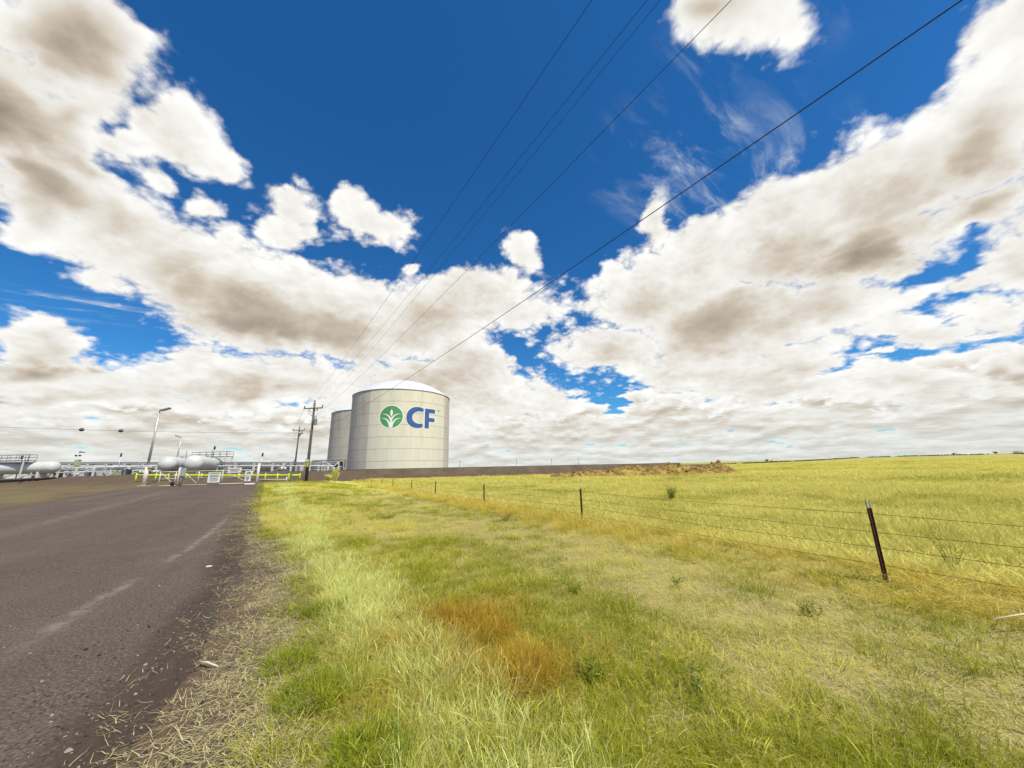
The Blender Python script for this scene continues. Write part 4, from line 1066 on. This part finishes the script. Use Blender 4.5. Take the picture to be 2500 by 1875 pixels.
def tuft_mesh(name, mat, n, rad, h0, h1, w, lean, curve, heads=0.0, seed=0, flat=False):
    """one tuft of separate bent, tapering blades; some carry seed heads"""
    q = np.random.default_rng(seed); V, F, A, T = [], [], [], []
    for i in range(n):
        a = q.uniform(0, 2 * math.pi); r = rad * math.sqrt(q.random()); b = np.array([r * math.cos(a), r * math.sin(a), -0.02])
        hgt = q.uniform(h0, h1); la = a + q.normal(0, 0.9); le = abs(q.normal(lean, lean * .5)); cu = q.normal(curve, curve * .5)
        d = np.array([math.cos(la), math.sin(la), 0]); wd = np.array([-d[1], d[0], 0]); fa = q.uniform(0, math.pi)
        wd = wd * math.cos(fa) + d * math.sin(fa) * 0.8
        tint = q.random(); segs = 4; k0 = len(V); head = q.random() < heads
        for s_ in range(segs + 1):
            k = s_ / segs
            if flat: p = b + d * hgt * (k - .5) + np.array([0, 0, 0.02 + abs(q.normal(0, .006)) + le * 0.05 * k])
            else:
                th = le + cu * k
                p = b + d * hgt * k * math.sin(min(th, 1.45)) + np.array([0, 0, hgt * k * math.cos(min(th, 1.45))])
            ww = w * (1 - k) ** 0.7 * (0.7 + .6 * q.random()) if not head else w * (0.45 if k < .7 else (1.7 if k < .95 else .5))
            if s_ == segs and not head: V.append(p); A.append(k); T.append(tint)
            else:
                V += [p - wd * ww / 2, p + wd * ww / 2]; A += [k, k]; T += [tint, tint]
        for s_ in range(segs):
            i0 = k0 + 2 * s_
            if s_ == segs - 1 and not head: F.append((i0, i0 + 1, i0 + 2))
            else: F.append((i0, i0 + 1, i0 + 3, i0 + 2))
    me = bpy.data.meshes.new(name)
    me.from_pydata([tuple(v) for v in V], [], F)
    for nm, arr in (('along', A), ('tint', T)):
        at = me.attributes.new(nm, 'FLOAT', 'POINT'); at.data.foreach_set('value', np.array(arr, np.float32))
    me.materials.append(mat); me.update()
    return me

def scatter(name, label, cat, meshes, pts, scl, tilt=0.12, zoff=0.0):
    """one object of points; a node group sets a tuft on every point"""
    n = len(pts); q = np.random.default_rng(n)
    coll = bpy.data.collections.new(name + ' sources')
    for i, me in enumerate(meshes): coll.objects.link(bpy.data.objects.new('%s_source_%02d' % (name, i), me))
    P = np.zeros((n, 3), np.float32); P[:, :2] = pts; P[:, 2] = height(pts[:, 0], pts[:, 1]) + zoff
    me = bpy.data.meshes.new(name); me.vertices.add(n); me.vertices.foreach_set('co', P.ravel())
    rot = np.stack([q.normal(0, tilt, n), q.normal(0, tilt, n), q.uniform(0, 6.283, n)], -1).astype(np.float32)
    at = me.attributes.new('rot', 'FLOAT_VECTOR', 'POINT'); at.data.foreach_set('vector', rot.ravel())
    sz = np.stack([scl[0], scl[0], scl[1]], -1).astype(np.float32)
    at = me.attributes.new('size', 'FLOAT_VECTOR', 'POINT'); at.data.foreach_set('vector', sz.ravel())
    at = me.attributes.new('pick', 'INT', 'POINT'); at.data.foreach_set('value', q.integers(0, len(meshes), n).astype(np.int32))
    o = bpy.data.objects.new(name, me); col.objects.link(o)
    tree = bpy.data.node_groups.new(name + '_scatter', 'GeometryNodeTree')
    tree.interface.new_socket('Geometry', in_out='INPUT', socket_type='NodeSocketGeometry')
    tree.interface.new_socket('Geometry', in_out='OUTPUT', socket_type='NodeSocketGeometry')
    N, L = tree.nodes, tree.links
    gi, go = N.new('NodeGroupInput'), N.new('NodeGroupOutput')
    ip = N.new('GeometryNodeInstanceOnPoints'); ci_ = N.new('GeometryNodeCollectionInfo')
    ci_.inputs['Collection'].default_value = coll; ci_.inputs['Separate Children'].default_value = True; ci_.inputs['Reset Children'].default_value = True
    def attr(nm, typ):
        a = N.new('GeometryNodeInputNamedAttribute'); a.data_type = typ; a.inputs['Name'].default_value = nm
        return [s for s in a.outputs if s.enabled and s.name == 'Attribute'][0]
    L.new(gi.outputs[0], ip.inputs['Points']); L.new(ci_.outputs[0], ip.inputs['Instance'])
    ip.inputs['Pick Instance'].default_value = True
    L.new(attr('pick', 'INT'), ip.inputs['Instance Index']); L.new(attr('rot', 'FLOAT_VECTOR'), ip.inputs['Rotation']); L.new(attr('size', 'FLOAT_VECTOR'), ip.inputs['Scale'])
    L.new(ip.outputs[0], go.inputs[0])
    o.modifiers.new('scatter', 'NODES').node_group = tree
    return tag(o, label, cat, kind='stuff')

def field_points(n, r0, r1, power, weight, azr=(-74, 76)):
    """random points, thinning with distance as r^-power, kept by weight(s, t, x, y)"""
    u = rng.random(n); e = 2 - power
    r = (r0 ** e + u * (r1 ** e - r0 ** e)) ** (1 / e)
    a = np.radians(rng.uniform(azr[0], azr[1], n)); x, y = r * np.sin(a), r * np.cos(a)
    s, t = st(x, y)
    k = weight(s, t, x, y) * (crest_dist(x, y) > 6.5)
    m = rng.random(n) < k
    return np.stack([x[m], y[m]], -1), r[m]

box = lambda v, a, b, w: smooth(a - w, a + w, v) * (1 - smooth(b - w, b + w, v))
def gate_cut(s, t): return 1 - smooth(43.5, 48, s + 1.5 * (fbm(s * .4, t * .4, 3) - .5)) * (1 - smooth(1.5, 7, t))
green_patch = lambda x, y: smooth(0.40, 0.56, fbm(x * 0.42 + 9, y * 0.42, 4))
G_ = blade_material('green_blades', (0.16, 0.215, 0.008), (0.40, 0.42, 0.022), 0.0, 0.4, (0.72, 0.66, 0.11))
D_ = blade_material('dry_blades', (0.61, 0.545, 0.05), (0.82, 0.76, 0.16), 0.45, 0.35, None)
P_ = blade_material('bleached_blades', (0.60, 0.63, 0.15), (0.84, 0.86, 0.38), 0.0, 0.35, None)
O_ = blade_material('golden_blades', (0.58, 0.43, 0.03), (0.76, 0.63, 0.13), 0.0, 0.35, (0.74, 0.64, 0.27))
U_ = blade_material('rusty_blades', (0.37, 0.20, 0.020), (0.54, 0.37, 0.05), 0.0, 0.3, None)
F_ = blade_material('field_blades', (0.63, 0.565, 0.125), (0.77, 0.71, 0.235), 0.72, 0.35, None)
T_ = blade_material('cut_straw', (0.36, 0.29, 0.105), (0.74, 0.67, 0.36), 0.0, 0.15, None)

green_m = [tuft_mesh('green_tuft', G_, 66, 0.14, 0.06, 0.18, 0.0042, 0.35, 0.7, 0.03, 100 + i) for i in range(5)]
dry_m = [tuft_mesh('dry_tuft', D_, 56, 0.17, 0.07, 0.24, 0.0034, 0.28, 0.5, 0.25, 200 + i) for i in range(5)]
pale_m = [tuft_mesh('bleached_tuft', P_, 60, 0.14, 0.12, 0.29, 0.0036, 0.22, 0.35, 0.12, 300 + i) for i in range(4)]
gold_m = [tuft_mesh('golden_tuft', O_, 60, 0.17, 0.22, 0.50, 0.0045, 0.20, 0.45, 0.35, 400 + i) for i in range(4)]
rust_m = [tuft_mesh('rusty_tuft', U_, 70, 0.15, 0.12, 0.32, 0.0035, 0.40, 0.6, 0.4, 500 + i) for i in range(3)]
field_m = [tuft_mesh('field_tuft', F_, 64, 0.36, 0.16, 0.42, 0.010, 0.25, 0.5, 0.4, 600 + i) for i in range(5)]
far_m = [tuft_mesh('far_tuft', F_, 60, 0.9, 0.22, 0.50, 0.030, 0.25, 0.5, 0.4, 700 + i) for i in range(4)]
straw_m = [tuft_mesh('straw_scatter', T_, 28, 0.20, 0.03, 0.17, 0.0040, 0.4, 0.3, 0, 800 + i, flat=True) for i in range(5)]

pale_band = lambda s, t: box(t - bend(s), 0.45 + 0.25 * np.sin(s * .5), 1.35 + 0.30 * np.sin(s * .37 + 1), 0.3)  # pale dry grass, with a lens flare streak put into its colour too
rusty = lambda x, y: np.maximum(np.exp(-(((x + 0.70) / 0.62) ** 2 + ((y - 4.55) / 0.80) ** 2)), 0.8 * np.exp(-(((x - 0.10) / 0.40) ** 2 + ((y - 3.70) / 0.42) ** 2))) * (0.35 + 0.65 * smooth(.35, .6, fbm(x * 2.2, y * 2.2, 3)))
tsh = lambda s, t: t - bend(s) + 0.8 * smooth(9, 18, s)          # the bare shoulder closes with distance
verge = lambda s, t: smooth(-0.2, 0.3, tsh(s, t)) * (1 - smooth(7.0, 7.8, t))

p, r = field_points(30000, 1.6, 46, 1.15, lambda s, t, x, y: np.clip((smooth(-0.3, 0.4, tsh(s, t)) * (1 - smooth(2.9, 4.6, t)) * 0.62 + 0.38 * verge(s, t)) * (0.12 + 0.88 * green_patch(x, y)) * (1 - 0.55 * pale_band(s, t)) * (1 - .8 * rusty(x, y)) * gate_cut(s, t), 0, 1))
k = np.clip(1 + r / 26, 1, 2.3); hv_ = 0.75 + 0.7 * fbm(p[:, 0] * .8, p[:, 1] * .8, 3)
scatter('green_grass', 'low olive green grass patches on the verge between road and fence', 'grass', green_m, p, (k * rng.uniform(.8, 1.25, len(p)), k ** .4 * hv_ * rng.uniform(.8, 1.3, len(p))))
p, r = field_points(30000, 1.6, 50, 1.15, lambda s, t, x, y: np.clip(verge(s, t) * (0.75 - 0.55 * green_patch(x, y)) * (1 - .6 * rusty(x, y)) * (1 - 0.35 * pale_band(s, t)) * (0.45 + 0.55 * (1 - box(t, 3.4, 6.6, 0.9))) * (0.4 + 0.6 * smooth(.38, .58, fbm(x * .9 + 4, y * .9, 3))) * gate_cut(s, t), 0, 1))
k = np.clip(1 + r / 26, 1, 2.3)
scatter('dry_grass', 'short dry straw coloured grass of the mown verge', 'grass', dry_m, p, (k * rng.uniform(.8, 1.25, len(p)), k ** .3 * rng.uniform(.55, 1.05, len(p))))
p, r = field_points(26000, 1.6, 40, 1.2, lambda s, t, x, y: np.clip(pale_band(s, t) * (0.45 + 0.50 * smooth(.35, .6, fbm(s * .5, t * 1.2, 3))) * gate_cut(s, t) * (1 - .7 * rusty(x, y)), 0, 1))
k = np.clip(1 + r / 24, 1, 2.2)
scatter('bleached_flare_grass', 'strip of pale bleached roadside grass, its whiteness partly a lens flare streak', 'grass', pale_m, p, (k * rng.uniform(.75, 1.2, len(p)), k ** .3 * rng.uniform(.6, 1.1, len(p))))
p, r = field_points(26000, 3.0, 60, 1.1, lambda s, t, x, y: np.clip(box(t, 6.85 + .35 * (fbm(s * .5, 1 + 0 * s, 3) - .5) * 2, 8.6, 0.35) * (0.35 + 0.65 * smooth(.35, .55, fbm(x * .5, y * .5, 3))), 0, 1))
k = np.clip(1 + r / 30, 1, 2.2)
scatter('golden_grass', 'tall golden grass growing under the wire fence', 'grass', gold_m, p, (k * rng.uniform(.8, 1.2, len(p)), k ** .2 * rng.uniform(.6, 1.0, len(p)) * (.42 + .58 * smooth(2.6, 5.0, st(p[:, 0], p[:, 1])[0]))))
p, r = field_points(16000, 2.0, 9, 0.8, lambda s, t, x, y: rusty(x, y) * 0.75)
scatter('rusty_weeds', 'patch of rust brown dried weeds in the near verge', 'weeds', rust_m, p, (rng.uniform(.8, 1.2, len(p)), rng.uniform(.7, 1.1, len(p))))
p, r = field_points(60000, 5.0, 48, 1.05, lambda s, t, x, y: np.clip(smooth(7.8, 8.6, t), 0, 1))
k = np.clip(0.85 + r / 60, 0.85, 1.5)
scatter('field_grass', 'knee high pale yellow prairie grass beyond the wire fence', 'grass', field_m, p, (k * rng.uniform(.8, 1.2, len(p)), rng.uniform(.5, 1.0, len(p)) * (0.35 + 1.2 * fbm(p[:, 0] * .22, p[:, 1] * .22, 4))))
p, r = field_points(60000, 40, 230, 1.25, lambda s, t, x, y: np.clip(smooth(7.8, 9, t), 0, 1))
k = np.clip(0.9 + r / 150, 1, 2.2)
scatter('distant_grass', 'distant pale prairie grass reaching towards the horizon', 'grass', far_m, p, (k * rng.uniform(.8, 1.2, len(p)), rng.uniform(.6, 1.0, len(p))))
p, r = field_points(60000, 1.8, 30, 1.2, lambda s, t, x, y: np.clip(smooth(-1.3, -0.7, tsh(s, t)) * (1 - smooth(6.6, 7.4, t)) * (0.10 + 0.40 * box(tsh(s, t), -0.40, 0.5, 0.35) + 0.30 * box(t, 3.2, 6.8, 0.7)) * gate_cut(s, t), 0, 1))
k = np.clip(1 + r / 20, 1, 2.2)
scatter('cut_straw', 'scattered cut straw on the road shoulder and mown verge', 'straw', straw_m, p, (k * rng.uniform(.8, 1.2, len(p)), rng.uniform(.8, 1.3, len(p))), 0.05)

# pebbles and asphalt crumbs on the shoulder
def pebble_mesh(i, mat, r):
    vs, fs = rock_verts(r, 900 + i); me = bpy.data.meshes.new('pebble_source'); me.from_pydata([tuple(v) for v in vs], [], fs); me.materials.append(mat); me.update(); return me
PB = [material('grey_pebble', (0.19, 0.165, 0.14), 0.85, 0, 0.3, 20), material('dark_crumb', (0.035, 0.028, 0.026), 0.9, 0, 0.3, 20), material('pale_pebble', (0.27, 0.235, 0.19), 0.85, 0, 0.2, 20)]
peb = [pebble_mesh(i, PB[(1, 1, 0, 1, 1, 2)[i]], 0.011) for i in range(6)]
p, r = field_points(50000, 1.6, 14, 1.1, lambda s, t, x, y: np.clip(0.55 * np.exp(-((t + 1.0) / 0.8) ** 2) + 0.05 * box(t, -4.5, -1, 0.8), 0, 1), (-76, 0))
k = rng.lognormal(-0.55, 0.45, len(p))
scatter('pebbles', 'loose pebbles and asphalt crumbs along the road edge', 'gravel', peb, p, (k, k), 1.0, 0.003)

# ------------------------------------------------------------------ single plants
LEAF = blade_material('weed_leaf', (0.15, 0.19, 0.030), (0.29, 0.33, 0.060), 0.0, 0.35, None)
LEAFB = blade_material('pale_weed_leaf', (0.22, 0.28, 0.030), (0.38, 0.42, 0.065), 0.0, 0.35, None)
STEM = material('weed_stem', (0.26, 0.25, 0.07), 0.8, 0, 0.2, 20)
STEMW = material('bleached_stem', (0.52, 0.48, 0.36), 0.8, 0, 0.2, 20)
TW = material('tumbleweed_twig', (0.20, 0.125, 0.045), 0.9, 0, 0.3, 20)
def weed(x, y, hgt, spread, nst, leaves, llen, label, stem=None, leafm=None, seed=0, name='weed', group=None, up=0.8):
    q = random.Random(seed); z = hz(x, y)
    t = thing(name, label, 'plant', (x, y, z), group)
    sm, V, F, A, T = MB(), [], [], [], []
    for i in range(nst):
        a = q.uniform(0, 2 * math.pi); tip = Vector((math.cos(a) * spread * q.uniform(.2, 1), math.sin(a) * spread * q.uniform(.2, 1), hgt * q.uniform(.6, 1)))
        b = Vector((q.uniform(-.03, .03), q.uniform(-.03, .03), -.03)); mid = b.lerp(tip, .5) + Vector((0, 0, hgt * .10 * up))
        cur = [Vector((x, y, z)) + (b * (1 - k) ** 2 + mid * 2 * k * (1 - k) + tip * k * k) for k in np.linspace(0, 1, 7)]
        rs = hgt * 0.0075; sm.tube(cur, [rs * (1 - .75 * k) for k in np.linspace(0, 1, 7)], 4)
        for j in range(leaves):
            k = q.uniform(.15, 1); p = cur[min(6, int(k * 6))].lerp(cur[min(6, int(k * 6) + 1)], q.random()) if int(k * 6) < 6 else cur[6]
            d = Vector((q.gauss(0, 1), q.gauss(0, 1), q.gauss(.45, .6))).normalized(); w_ = d.cross(Vector((q.gauss(0, 1), q.gauss(0, 1), 1))).normalized()
            L_ = llen * q.uniform(.5, 1.1); W_ = L_ * .10; k0 = len(V); tn_ = q.random(); dr = Vector((0, 0, -L_ * .18))
            V += [p, p + d * L_ * .45 + w_ * W_, p + d * L_ + dr, p + d * L_ * .45 - w_ * W_]; F.append((k0, k0 + 1, k0 + 2, k0 + 3)); A += [0, .5, 1, .5]; T += [tn_] * 4
    sm.build('stem', stem or STEM, t)
    if F:
        o = MB().add(V, F).build('leaves', leafm or LEAF, t)
        for nm, arr in (('along', A), ('tint', T)):
            at = o.data.attributes.new(nm, 'FLOAT', 'POINT'); at.data.foreach_set('value', np.array(arr, np.float32))
    return t
weed(1.40, 3.30, 0.26, 0.10, 6, 12, .065, 'dark green leafy weed with a bleached stalk in the near mown verge', STEMW, None, 1)
weed(0.62, 3.55, 0.18, 0.16, 12, 26, .07, 'low round green weed in front of the rusty weeds', None, LEAFB, 2)
weed(2.42, 5.85, 0.18, 0.14, 10, 14, .06, 'small grey green weed with pale stalks in the mid verge', STEMW, None, 3)
weed(3.55, 4.75, 0.16, 0.20, 16, 18, .055, 'dull green weed right of the mid verge, below the near fence post', None, None, 4)
weed(0.85, 5.75, 0.17, 0.22, 22, 20, .06, 'bright yellow green clump of weeds left of the mid verge', None, LEAFB, 5)
weed(6.70, 5.90, 0.80, 0.38, 9, 12, .07, 'tall thin branching weed behind the wires right of the near fence post', None, LEAFB, 6)
weed(7.95, 18.6, 0.80, 0.40, 40, 22, .11, 'yellow green bush standing alone in the prairie grass', None, LEAFB, 7, 'bush')
weed(-0.35, 13.3, 0.36, 0.42, 60, 0, .1, 'brown tumbleweed caught by the fence line', TW, None, 8, 'tumbleweed', None, 2.2)
weed(-29.2, 58.5, 2.1, 0.55, 60, 30, .35, 'tall straw coloured brush at the end of the wire fence', TW, P_, 9, 'brush')
weed(-31.0, 60.0, 1.2, 0.8, 40, 24, .3, 'lower straw coloured brush left of the tall brush', TW, P_, 10, 'brush')
CL = blade_material('clump_blades', (0.14, 0.21, 0.010), (0.30, 0.36, 0.025), 0.0, 0.4, (0.52, 0.52, 0.06))
def clump(x, y, hgt, rad, n, label, seed):
    t = thing('grass_clump', label, 'plant', (x, y, hz(x, y)), 'separate green grass clumps of the verge')
    me = tuft_mesh('blades', CL, n, rad, hgt * .45, hgt, 0.0075, 0.30, 0.55, 0.03, seed)
    o = bpy.data.objects.new('blades', me); col.objects.link(o); o.parent = t
    return t
for i, (x, y, h_, r_, n_) in enumerate(((-2.62, 5.2, .24, .22, 420), (-1.72, 3.38, .30, .24, 520), (-5.3, 14.6, .34, .45, 420), (-2.25, 3.95, .24, .2, 380), (-0.95, 2.75, .32, .22, 420))):
    clump(x, y, h_, r_, n_, ('green grass clump at the inner edge of the road shoulder', 'deep green grass clump left of the bleached strip near the bottom', 'broad olive grass clump midway along the verge', 'small green grass clump between the shoulder and the bleached strip', 'green grass clump at the bottom below the bleached strip')[i], 60 + i)

# far trees on the skyline
CROWN = blade_material('far_foliage', (0.050, 0.060, 0.022), (0.10, 0.11, 0.04), 0.0, 0.2, None)
def tree(x, y, hgt, w, label, seed):
    q = random.Random(seed); z = hz(x, y); t = thing('tree', label, 'tree', (x, y, z), 'far trees on the skyline')
    m_ = MB().tube([(x, y, z - .3), (x + .1, y, z + hgt * .35), (x, y, z + hgt * .7)], [hgt * .04, hgt * .03, hgt * .012], 7)
    for k in range(5):
        a = q.uniform(0, 6.28); m_.tube([(x, y, z + hgt * q.uniform(.25, .5)), (x + math.cos(a) * w * .35, y + math.sin(a) * w * .35, z + hgt * q.uniform(.55, .8))], [hgt * .018, hgt * .006], 5)
    m_.build('trunk', M['wood'], t)
    V, F, A, T = [], [], [], []
    cl = [(Vector((q.gauss(0, .24) * w, q.gauss(0, .24) * w, hgt * q.uniform(.4, .9))), q.uniform(.16, .3) * w) for _ in range(11)]
    for c, r in cl:
        for _ in range(70):
            d = Vector((q.gauss(0, 1), q.gauss(0, 1), q.gauss(0, 1))).normalized() * r * q.uniform(.4, 1); p = Vector((x, y, z)) + c + d
            e = Vector((q.gauss(0, 1), q.gauss(0, 1), q.gauss(0, 1))).normalized() * hgt * .05; f = e.cross(Vector((q.random(), q.random(), 1))).normalized() * hgt * .03
            k0 = len(V); V += [p - e, p + f, p + e, p - f]; F.append((k0, k0 + 1, k0 + 2, k0 + 3)); A += [.5] * 4; T += [q.random()] * 4
    o = MB().add(V, F).build('crown', CROWN, t)
    for nm, arr in (('along', A), ('tint', T)):
        at = o.data.attributes.new(nm, 'FLOAT', 'POINT'); at.data.foreach_set('value', np.array(arr, np.float32))
def polar(az, r): return r * math.sin(R_(az)), r * math.cos(R_(az))
for i, (az, r, h_, w_) in enumerate(((35.2, 900, 6, 6), (35.7, 905, 3.5, 5), (50.9, 620, 2.6, 3.5), (53.4, 640, 3.0, 4.5), (54.6, 640, 2.6, 5))):
    tree(*polar(az, r), h_, w_, ('taller of the two far trees on the skyline beyond the soil heap', 'lower of the two far trees on the skyline beyond the soil heap', 'lone small far tree on the right skyline', 'far bushy tree near the right end of the skyline', 'far rounded tree at the very right end of the skyline')[i], 50 + i)
# scrub line along the far field edge
V, F, A, T = [], [], [], []
for i in range(800):
    az = rng.uniform(24, 62); r = 430 + 60 * math.sin(az * .3) + rng.normal(0, 4); x, y = polar(az, r)
    if fbm(np.array([az * .45]), np.array([2.]), 3)[0] < .42: continue
    z = hz(x, y); hh = rng.uniform(.2, .7)
    for _ in range(5):
        p = Vector((x + rng.normal(0, 1.2), y + rng.normal(0, 1.2), z + hh * rng.random())); e = Vector(rng.normal(0, 1, 3)).normalized() * .7; f = e.cross(Vector((0.2, 0.3, 1))).normalized() * .4
        k0 = len(V); V += [p - e, p + f, p + e, p - f]; F.append((k0, k0 + 1, k0 + 2, k0 + 3)); A += [.5] * 4; T += [float(rng.random())] * 4
o = MB().add(V, F).build('scrub', CROWN)
for nm, arr in (('along', A), ('tint', T)):
    at = o.data.attributes.new(nm, 'FLOAT', 'POINT'); at.data.foreach_set('value', np.array(arr, np.float32))
tag(o, 'thin dark line of scrub along the far field edge', 'scrub', kind='stuff')
